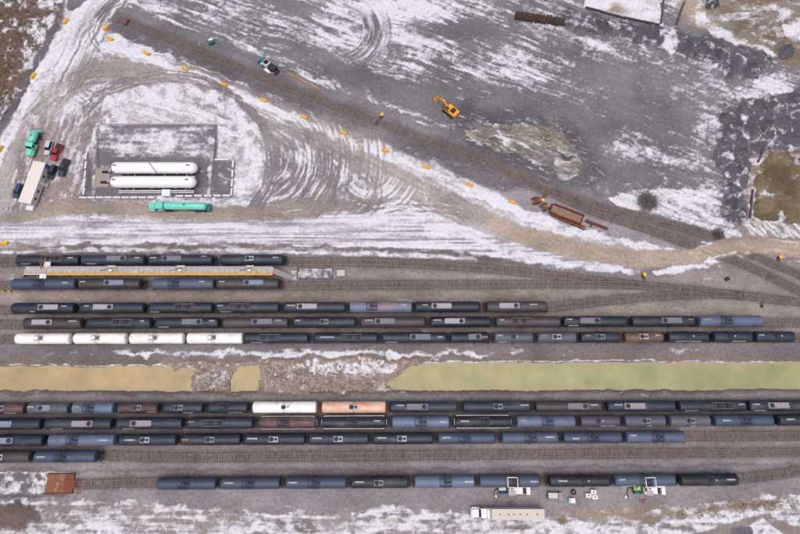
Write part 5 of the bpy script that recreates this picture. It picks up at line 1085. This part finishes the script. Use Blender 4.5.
# ------------------------------------------------------------------ loading platform between the two upper rows
def platform():
    hz = 3.9; xa, ya = P(25, 270.6, hz); xb, _ = P(273, 270.6, hz); L = xb - xa; cx = (xa + xb) / 2
    t = thing('loading_platform', 'long raised steel loading platform with yellow edge between two rows of tank cars', 'platform', (cx, ya, 0))
    DECK = mat('platform_grating', (168, 160, 156), .6, var=.16, scale=2, dirt=(196, 194, 202), dirt_amt=.3, dirt_scale=.5)
    n = 46; pm = MB().box(-L / n / 2 + .03, L / n / 2 - .03, -.98, .98, -.06, 0).mesh('deck_panel', DECK)
    for k in range(n): put('deck_panel', pm, t, (-L / 2 + L / n * (k + .5), 0, hz))
    for s in (-1, 1): MB().box(-L / 2, L / 2, s * .9 - .08, s * .9 + .08, hz - .35, hz - .065).build('girder', GRATE['G'], t)
    ex = xa - cx; yx0 = P(49, 270.6, hz)[0] - cx
    MB().box(yx0, L / 2, -1.36, -.985, hz - .06, hz + .16).build('toe_board', YELLOW, t); MB().box(-L / 2, yx0 - .02, -1.2, -.985, hz - .06, hz + .12).build('toe_board', WHITE, t); MB().box(-L / 2, L / 2, .985, 1.1, hz - .06, hz + .12).build('toe_board', PALE, t)
    for s in (-1, 1):
        for z in (.55, 1.05): MB().tube([(-L / 2, s * 1.02, hz + z), (L / 2, s * 1.02, hz + z)], .03, 5).build('handrail', PALE if s > 0 else YELLOW, t)
    pc = MB().tube([(0, 0, 0), (0, 0, hz - .35)], .13, 8).mesh('column', STEEL); pp = MB().tube([(0, 0, 0), (0, 0, 1.05)], .03, 5).mesh('rail_post', PALE)
    for k in range(15):
        for s in (-1, 1): put('column', pc, t, (-L / 2 + 1 + (L - 2) * k / 14, s * .7, 0))
    for k in range(36):
        for s in (-1, 1): put('rail_post', pp, t, (-L / 2 + .1 + (L - .2) * k / 35, s * 1.02, hz))
    # stairs at both ends
    for s, ln, yo in ((-1, 3.0, -.5), (1, 5.2, -1.5)):
        nst = 13
        for s2 in (-.5, .5): MB().tube([(s * L / 2, s2 * 1.3, hz - .1), (s * (L / 2 + ln), s2 * 1.3 + yo, .1)], .07, 6).build('stair_stringer', PALE, t)
        sm = cached('tread', lambda: MB().box(-.16, .16, -.62, .62, -.03, .02).mesh('stair_tread', GRATE['W']))
        for k in range(nst): f = (k + .5) / nst; put('stair_tread', sm, t, (s * (L / 2 + ln * f), yo * f, hz * (1 - f)))
        for s2 in (-.5, .5): MB().tube([(s * L / 2, s2 * 1.3, hz + .95), (s * (L / 2 + ln), s2 * 1.3 + yo, 1.05)], .03, 5).build('stair_rail', YELLOW, t)
    # gangways
    def gang(px, dy, ln, w, open_, red):
        gx_ = P(px, 270, hz)[0] - cx; s = 1 if dy > 0 else -1
        g = MB()
        for k in range(4): g.box(gx_ - w / 2, gx_ + w / 2, min(s * (.92 + ln * k / 4), s * (.92 + ln * (k + .94) / 4)), max(s * (.92 + ln * k / 4), s * (.92 + ln * (k + .94) / 4)), hz + .3, hz + .36)
        go = g.build('gangway', WHITE, t)
        for q in (-1, 1): MB().tube([(gx_ + q * w / 2, s * .9, hz + .35), (gx_ + q * w / 2, s * .9, hz + 1.3), (gx_ + q * w / 2, s * (.9 + ln), hz + 1.3), (gx_ + q * w / 2, s * (.9 + ln), hz + .35)], .035, 5).build('gangway_rail', PALE, go)
        if red: MB().tube([(gx_ - w / 2 - .5, s * .5, hz + .6), (gx_ - w / 2 - .45, s * (1.4 + ln * .6), hz + 1.5), (gx_ - w / 2 - .2, s * (1.6 + ln), hz + .8)], .14, 8).build('loading_arm', REDP, t); MB().tube([(gx_ - w / 2, s * .5, hz + .5), (gx_ + .1, s * (1.2 + ln), hz + 1.5)], .07, 6).build('safety_bar', YELLOW, t)
    gang(47, 1, 2.3, 1.9, True, True); gang(44.6, -1, 1.7, 1.9, True, False)
    for px in (112, 181, 250): 
        gang(px, 1, .5, 2.2, False, False); g0 = P(px, 270, hz)[0] - cx
        MB().tube([(g0 - 2.6, -.3, hz + 1.1), (g0 + .4, .5, hz + 1.2)], .1, 6).build('loading_arm', REDP, t); MB().tube([(g0 + .3, .8, hz + 1.0), (g0 + 2.2, -.6, hz + 1.0)], .09, 6).build('safety_bar', YELLOW, t); MB().cbox(g0 - .3, g0 + .5, -.4, .1, hz + .9, hz + 1.15, .04).build('valve_block', WHITE, t)
platform()
x, y = P(341, 273.2, .6); t = thing('pale_box', 'pale concrete box on the gravel right of the loading platform', 'box', (x, y, .02), .06); MB().cbox(-1.3, 1.3, -1.05, 1.05, 0, .9, .1).build('body', CONC, t); MB().cbox(-1.05, 1.05, -.8, .8, .9, .98, .03).build('lid', mat('cream_lid', (190, 186, 172), .8, var=.06), t)
x, y = P(315, 273.4, .2); t = thing('containment_pan', 'low snow-dusted dark containment pan right of the loading platform', 'pan', (x, y, .02)); MB().box(-5, 5, -1.5, 1.5, 0, .1).build('floor', mat('pan_floor', (110, 106, 112), .9, var=.3, scale=1.2, dirt=(208, 208, 216), dirt_amt=.5, dirt_scale=.6), t)
for s in (-1, 1): MB().box(-5.1, 5.1, s * 1.6 - .1, s * 1.6 + .1, 0, .35).build('rim', GRATE['O'], t)
for s in (-1, 1): MB().box(s * 5.2 - .1, s * 5.2 + .1, -1.7, 1.7, 0, .34).build('rim', GRATE['O'], t)

# ------------------------------------------------------------------ transfer units at the bottom row
def transload(px, lb, colour, gx_px, gdark):
    x, y = P(px, 489.4, 1.5); t = thing('transfer_unit', lb, 'transfer unit', (x, y, ground_z(x, y)))
    MB().box(-3.9, 3.9, -1.15, 1.15, .75, 1.0).build('chassis', STEEL, t); add_wheels(t, (-3.0, -1.9, 2.8), 1.0, .5, .3)
    MB().cbox(-1.4, 2.4, -1.2, .6, 1.0, 1.55, .05).build('deck', WHITE, t); MB().cbox(1.6, 4.3, .5, 1.35, 1.0, 2.1, .06).build('cabinet', WHITE, t); MB().cbox(3.3, 4.3, -1.3, .45, 1.0, 2.0, .06).build('cabinet', WHITE, t)
    MB().cbox(-3.9, -2.0, -.3, 1.0, 1.0, 1.9, .08).build('pump_housing', colour, t); MB().lathe([(-.7, .35), (.7, .35)], 'x', (-2.9, -.75, 1.4), 12).build('motor', DTEAL if colour != PALE else NAVYS, t)
    MB().lathe([(0, .3), (.9, .3)], 'z', (-3.1, .4, 1.9), 12).build('filter', PALE, t); MB().cbox(.4, 1.5, .62, 1.3, 1.0, 1.6, .05).build('tool_chest', NAVYS, t)
    MB().tube([(-1.6, -.9, 1.7), (-1.0, -.3, 2.2), (-1.2, .9, 1.8)], .1, 6).build('pipe', REDP, t); MB().box(-.7, -.2, -.6, .2, 1.56, 2.0).build('meter', ORNG, t)
    gx_ = P(gx_px, 482, 4.3)[0] - x; yt = P(gx_px, 482, 4.3)[1] - y
    fr = MB()                                         # square safety cage over the manway
    for z in (4.4, 5.4):
        for (a, b) in (((-1.25, -1.2), (1.25, -1.2)), ((1.25, -1.2), (1.25, 1.2)), ((1.25, 1.2), (-1.25, 1.2)), ((-1.25, 1.2), (-1.25, -1.2))): fr.tube([(gx_ + a[0], yt + a[1], z), (gx_ + b[0], yt + b[1], z)], .11 if z > 5 else .06, 6)
    for a in (-1.25, 1.25):
        for b in (-1.2, 1.2): fr.tube([(gx_ + a, yt + b, 4.35), (gx_ + a, yt + b, 5.4)], .05, 5)
    fr.build('safety_cage', WHITE, t)
    st_ = MB()
    for a in (-.5, .5): st_.box(gx_ + a - .1, gx_ + a + .1, .0, yt - 1.25, 4.2, 4.36)
    for k in range(5): yy = .3 + (yt - 1.6) * k / 5; st_.box(gx_ - .4, gx_ + .4, yy, yy + .22, 4.21, 4.3)
    st_.build('gangway', WHITE, t); MB().box(gx_ - .9, gx_ + .9, -1.1, .0, 4.1, 4.2).build('landing', GRATE['W'], t)
    for a in (-.8, .8): 
        for b in (-1.0, -.1): MB().tube([(gx_ + a, b, 1.5), (gx_ + a, b, 4.1)], .06, 6).build('landing_post', WHITE, t)
    return t
def hose(pts, name, lb):
    q = [(*P(a, b), .12) for a, b in pts]; sm = smooth_path([p[:2] for p in q], 6); tag(MB().tube([(a, b, .14) for a, b in sm], .11, 6).build(name, BLACK), lb, 'hose')
transload(513.6, 'left white transfer unit with cage over the slate blue tank car', PALE, 512, True)
transload(648.2, 'right transfer unit with green pump and white cage over tank car', mat('lime_paint', (120, 176, 70), .5, var=.15), 649, True)
hose([(503, 490), (497, 489), (494, 492), (495.5, 497), (499, 496)], 'hose', 'black hose loop left of the left transfer unit'); hose([(636, 490), (629, 488), (627, 493), (628.5, 497)], 'hose', 'black hose loop left of the right transfer unit')
def pallet_tote(px, py, lb, cat, bld):
    x, y = P(px, py, .5); t = thing(cat.replace(' ', '_'), lb, cat, (x, y, ground_z(x, y)), random.uniform(-.1, .1)); bld(t); return t
def cart(t):
    MB().box(-1.9, 1.9, -.85, .85, .45, .65).build('frame', STEEL, t); MB().cbox(-1.7, .8, -.7, .75, .65, 1.3, .06).build('cover', PALE, t); MB().cbox(.9, 1.9, -.85, .85, .65, 1.6, .08).build('cabin', GRATE['W'], t); MB().box(1.0, 1.75, -.6, .6, 1.602, 1.62).build('roof_window', GRATE['B'], t); add_wheels(t, (-1.2, 1.2), .8, .35, .22)
pallet_tote(554.2, 495.5, 'small grey utility cart right of the left transfer unit', 'utility cart', cart)
def comp(t): MB().cbox(-.85, .85, -.6, .6, .3, 1.1, .07).build('case', WHITE, t); MB().cbox(-.8, -.3, -.5, .5, 1.101, 1.2, .03).build('panel', TEAL, t); MB().box(-.9, .9, -.5, .5, .0, .3).build('skid', DTEAL, t)
pallet_tote(571.6, 500.4, 'white and teal pump box below the black tank car', 'pump box', comp)
def coil(t):
    for k in range(3): MB().tube([(.6 * math.cos(a * .42) * (1 - .05 * k), .6 * math.sin(a * .42) * (1 - .05 * k), .15 + .2 * k) for a in range(16)], .12, 6).build('hose_turn', BLACK, t)
pallet_tote(573.8, 492.4, 'small coiled black hose below the black tank car', 'hose coil', coil)
def tote(t): MB().cbox(-.75, .75, -.55, .55, .15, 1.15, .12).build('tank', WHITE, t); MB().box(-.8, .8, -.6, .6, .0, .15).build('pallet', GRATE['O'], t); MB().lathe([(1.15, .2), (1.22, .2)], 'z', n=12).build('cap', BLACK, t)
pallet_tote(588, 495.4, 'leftmost of three small white totes below the black tank car', 'tote', tote); pallet_tote(594.4, 496.8, 'lower right of three small white totes below the black tank car', 'tote', tote); pallet_tote(593, 491.8, 'upper right of three small white totes below the black tank car', 'tote', tote)
def bucket_(t): MB().lathe([(0, .26), (.5, .32), (.52, .36), (.56, .3)], 'z', n=14).build('drum', WHITE, t); MB().tube([(.32 * math.cos(k * .52), 0, .5 + .3 * math.sin(k * .52)) for k in range(7)], .02, 4).build('handle', STEEL, t)
pallet_tote(496, 496.2, 'white pail beside the hose of the left transfer unit', 'pail', bucket_); pallet_tote(625.8, 497.2, 'white pail beside the hose of the right transfer unit', 'pail', bucket_)
def redspill(t):
    for k, (a, b) in enumerate(((-.6, .1), (.3, .3), (.1, -.4))): MB().tube([(a - .5, b, .1), (a, b + .2, .12), (a + .5, b - .1, .1)], .08, 6).build('hose_piece', REDP, t)
pallet_tote(511, 503.6, 'red hose pieces on the ground below the left transfer unit', 'hose pile', redspill); pallet_tote(643.6, 501.6, 'red hose pieces on the ground below the right transfer unit', 'hose pile', redspill)

# ------------------------------------------------------------------ heaps, banks, terraces (ground material on real mounds)
def mound(name, pts, height, seed, rgb, cov, lab, cat, rough=.6, freq=.5, feather=2.2, grp=None, step=.35, flat=False, snow_n=.24, wobble=.5, grain=None):
    wp = np.array([P(*q) for q in pts]); x0, y0 = wp.min(0) - 1.5; x1, y1 = wp.max(0) + 1.5
    ax = np.arange(x0, x1, step); ay = np.arange(y0, y1, step); MX, MY = np.meshgrid(ax, ay); sh = MX.shape; MX = MX.ravel(); MY = MY.ravel()
    wob = fbm(MX / 3, MY / 3, seed, 4); d = poly_sd(MX + wob * wobble, MY + fbm(MX / 3, MY / 3, seed + 1, 4) * wobble, [tuple(q) for q in wp])
    f = sstep(-.3, feather, d)
    NX, NY = MX, MY
    if grain is not None: NX = (MX * math.cos(grain) + MY * math.sin(grain)) * .22; NY = (-MX * math.sin(grain) + MY * math.cos(grain)) * 1.5 + fbm(MX / 6, MY / 6, seed + 9, 3) * 1.2
    nz = fbm(NX * freq, NY * freq, seed + 2, 5, .6); ridg = 1 - np.abs(fbm(NX * freq * .7, NY * freq * .7, seed + 3, 4))
    gz = np.array([ground_z(a, b) for a, b in zip(MX, MY)])
    z = gz - .12 + f * (height * (1 if flat else (.75 + .3 * rough * ridg)) + rough * (.32 if grain is not None else .22) * nz + .14)
    s = cov + snow_n * (.7 * fbm(NX / 2.2, NY / 2.2, seed + 5, 5, .65) - .6 * nz)
    b = lin(rgb)[None, :] * (1 + .16 * np.clip(fbm(MX / 4, MY / 4, seed + 6, 4), -2, 2))[:, None]
    if grain is not None: b = b * (1 + .28 * np.clip(nz, -1.5, 1.5))[:, None] * (np.array([1.06, 1.0, .9])[None, :] ** np.clip(nz, -1, 1)[:, None])
    ny_, nx_ = sh; id_ = np.arange(ny_ * nx_).reshape(sh); q = np.stack([id_[:-1, :-1], id_[:-1, 1:], id_[1:, 1:], id_[1:, :-1]], -1).reshape(-1, 4)
    q = q[(d[q] > -.35).any(1)]; u, inv = np.unique(q, return_inverse=True)
    c = wp.mean(0); vv = np.stack([MX, MY, z], 1)[u]
    o = paint_mesh(name, vv, inv.reshape(-1, 4), b[u], s[u]); return tag(o, lab, cat, grp)
mound('spoil_heap', [(463, 128), (475, 122), (500, 126), (522, 122), (545, 124), (562, 130), (574, 146), (582, 158), (583, 172), (572, 184), (560, 180), (552, 168), (530, 163), (510, 154), (488, 147), (470, 141)], 1.5, 3, (112, 107, 104), .30, 'long uneven tan spoil heap with snow in its furrows beside the diagonal track', 'spoil heap', 1.4, .8, 3.2, grain=R(-24), snow_n=.32, step=.28)
mound('spoil_heap', [(522, 130), (540, 126), (552, 134), (550, 142), (535, 145), (522, 140)], 1.7, 8, (104, 97, 84), .2, 'olive brown hump on top of the long tan spoil heap', 'spoil heap', .8, .4)
mound('grass_bank', [(768, 150), (800, 156), (840, 158), (840, 222), (800, 224), (766, 222), (752, 214), (754, 196), (758, 172)], 1.3, 12, (100, 89, 72), .17, 'brown grassy terrace with snow patches at the right edge', 'bank', .5, .4, 1.6)
rr = np.random.default_rng(8)
def pile(px, py, r, h, lab, rgb=(80, 77, 85), cov=.2, grp=None, seed=0):
    k = 14; mound('aggregate_pile', [(px + r * math.cos(a) * (1 + .12 * math.sin(3 * a + seed)), py + r * .92 * math.sin(a) * (1 + .12 * math.cos(2 * a + seed))) for a in np.linspace(0, 2 * math.pi, k, False)], h, 20 + seed, rgb, cov, lab, 'pile', .22, .4, max(1.4, r * .3), grp, .3, wobble=.3)
pile(712, 3, 9, 1.8, 'round dark aggregate pile at the top edge on the brown bank', (72, 70, 76), .12, seed=1)
pile(786, 51.5, 10, 2.0, 'round dark aggregate pile at the right end of the brown bank', (76, 74, 82), .14, seed=2)
pile(754, 39, 8, .8, 'faint round pale aggregate pile on the brown bank', (124, 112, 102), .3, seed=3)
for i, (a, b, r_) in enumerate(((636, 36, 8), (652, 31, 8), (618, 30, 8), (600, 26, 8), (688, 43, 9), (705, 48, 9), (722, 54, 10), (738, 62, 10), (752, 70, 10), (762, 62, 8), (690, 53, 7), (729, 71, 8))):
    pile(a, b, r_, 1.3, f'dark aggregate pile below the snowy terrace, {ORD[sorted([636, 652, 618, 600, 688, 705, 722, 738, 752, 762, 690, 729]).index(a)]} from left', (84, 81, 88), .26, 'dark piles dumped below the terrace', 10 + i)
for i, (a, b, r_) in enumerate(((728, 118, 9), (744, 112, 10), (760, 108, 10), (778, 106, 11), (795, 100, 11), (733, 136, 10), (750, 132, 10), (768, 128, 10), (786, 126, 11), (726, 155, 9), (742, 152, 9), (729, 172, 8), (741.5, 170, 7), (733.5, 188, 8), (731, 204, 8), (741, 214, 6), (797, 140, 9))):
    pile(a, b, r_, 1.2, f'dark aggregate pile near the grassy terrace, {ORD[sorted([728, 744, 760, 778, 795, 733, 750, 768, 786, 726, 742, 729, 741.5, 733.5, 731, 741, 797]).index(a)]} from left', (79, 77, 82), .27, 'dark piles dumped at the right', 40 + i)

# retaining walls of the snowy terrace
for a, b, lb in (((585, 8), (622, 18), 'left length of dark low retaining wall under the snowy terrace'), ((622.5, 18), (659, 25.5), 'right length of dark low retaining wall under the snowy terrace'), ((660.5, 24), (664, -8), 'dark low wall rising to the top edge at the terrace end'), ((676, 25), (684, 2), 'short dark wall right of the snowy terrace'), ((757, 163), (763, 148.5), 'short dark wall at the upper corner of the grassy terrace'), ((749, 218), (752, 190), 'dark low wall along the left foot of the grassy terrace')):
    (x, y, _), rz, L = between(a, b); t = thing('retaining_wall', lb, 'wall', (x, y, .0), rz, 'low retaining walls'); n = max(2, int(L / 1.6)); wm = MB().cbox(-L / n / 2 + .02, L / n / 2 - .02, -.22, .22, -.1, .8, .03).mesh('block', mat('wall_block', (84, 80, 86), .9, var=.25, scale=1))
    for k in range(n): put('block', wm, t, (-L / 2 + L / n * (k + .5), random.uniform(-.03, .03), random.uniform(-.05, .05)))

# ------------------------------------------------------------------ bushes and dry grass
TWIG = mat('dry_twig', (96, 82, 76), .95, var=.35, scale=2); STRAW = mat('dry_straw', (158, 144, 130), .95, var=.3, scale=2); DARKTW = mat('dark_twig', (120, 112, 112), .95, var=.3, scale=2)
def tuft(mb, x, y, z, r, h, n, rg, w=.035):
    for _ in range(n):
        a = rg.uniform(0, 6.283); q = r * math.sqrt(rg.random()); bx, by = x + .8 * q * math.cos(a), y + .8 * q * math.sin(a); ta = rg.uniform(0, 6.283); tl = r * rg.uniform(.12, .4); tx, ty = bx + tl * math.cos(ta) + .2 * q * math.cos(a), by + tl * math.sin(ta) + .2 * q * math.sin(a); tz = z + h * rg.uniform(.5, 1) * (1 - .4 * q / r)
        s = rg.uniform(0, 3.14); ox, oy = w * math.cos(s), w * math.sin(s); mb.add([(bx - ox, by - oy, z), (bx + ox, by + oy, z), (tx + ox * 2, ty + oy * 2, tz), (tx - ox * 2, ty - oy * 2, tz + w)], [(0, 1, 2, 3)])
def bush(px, py, r, h, lab, m, n, grp=None):
    x, y = P(px, py, h * .5); t = thing('bush', lab, 'bush', (x, y, ground_z(x, y)), 0, grp); rg = random.Random(int(px * 7)); b = MB()
    for k in range(8): a = k * .785 + rg.random(); b.tube([(0, 0, 0), (r * .4 * math.cos(a), r * .4 * math.sin(a), h * .45), (r * .8 * math.cos(a + .3), r * .8 * math.sin(a + .3), h * .7)], .03, 4)
    b.build('branches', TWIG, t); f = MB(); tuft(f, 0, 0, .1, r, h, n, rg, .05); f.build('twigs', m, t)
bush(648, 201.6, 2.9, 1.2, 'round dark leafless bush on the snow beside the diagonal track', DARKTW, 700)
bush(719, 234, 1.8, 1.0, 'small dark bush at the right end of the snow plateau', DARKTW, 300)
for i, (a, b, r_) in enumerate(((699, 513.4, 1.2), (710, 508.6, 1.6), (716, 511, 1.3), (733, 505, 1.7), (744, 506, 1.2), (755, 505.6, 1.3), (763, 505, 1.9), (771, 505.6, 1.4), (794, 504, 1.5), (682, 514, 1.3), (562, 521, 1.2))):
    bush(a, b, r_ * 1.15, .35, f'tan dry grass clump in the snow at bottom, {ORD[sorted((699, 710, 716, 733, 744, 755, 763, 771, 794, 682, 562)).index(a)]} from left', STRAW, 70, 'dry grass clumps along the bottom edge')
sc = MB(); rg2 = random.Random(12)
for _ in range(1500):
    py = rg2.uniform(-12, 130); edge = np.interp(py, [-12, 10, 52, 122, 130], [70, 56, 34, 4, 0]); px = rg2.uniform(-30, edge)
    if rg2.random() < .35 and px > edge - 10: continue
    x, y = P(px, py); tuft(sc, x, y, ground_z(x, y) - .02, rg2.uniform(.2, .5), rg2.uniform(.25, .6), 7, rg2, .03)
tag(sc.build('dry_scrub', TWIG), 'brown dry scrub growing in the snowy field at upper left', 'scrub', kind='stuff')
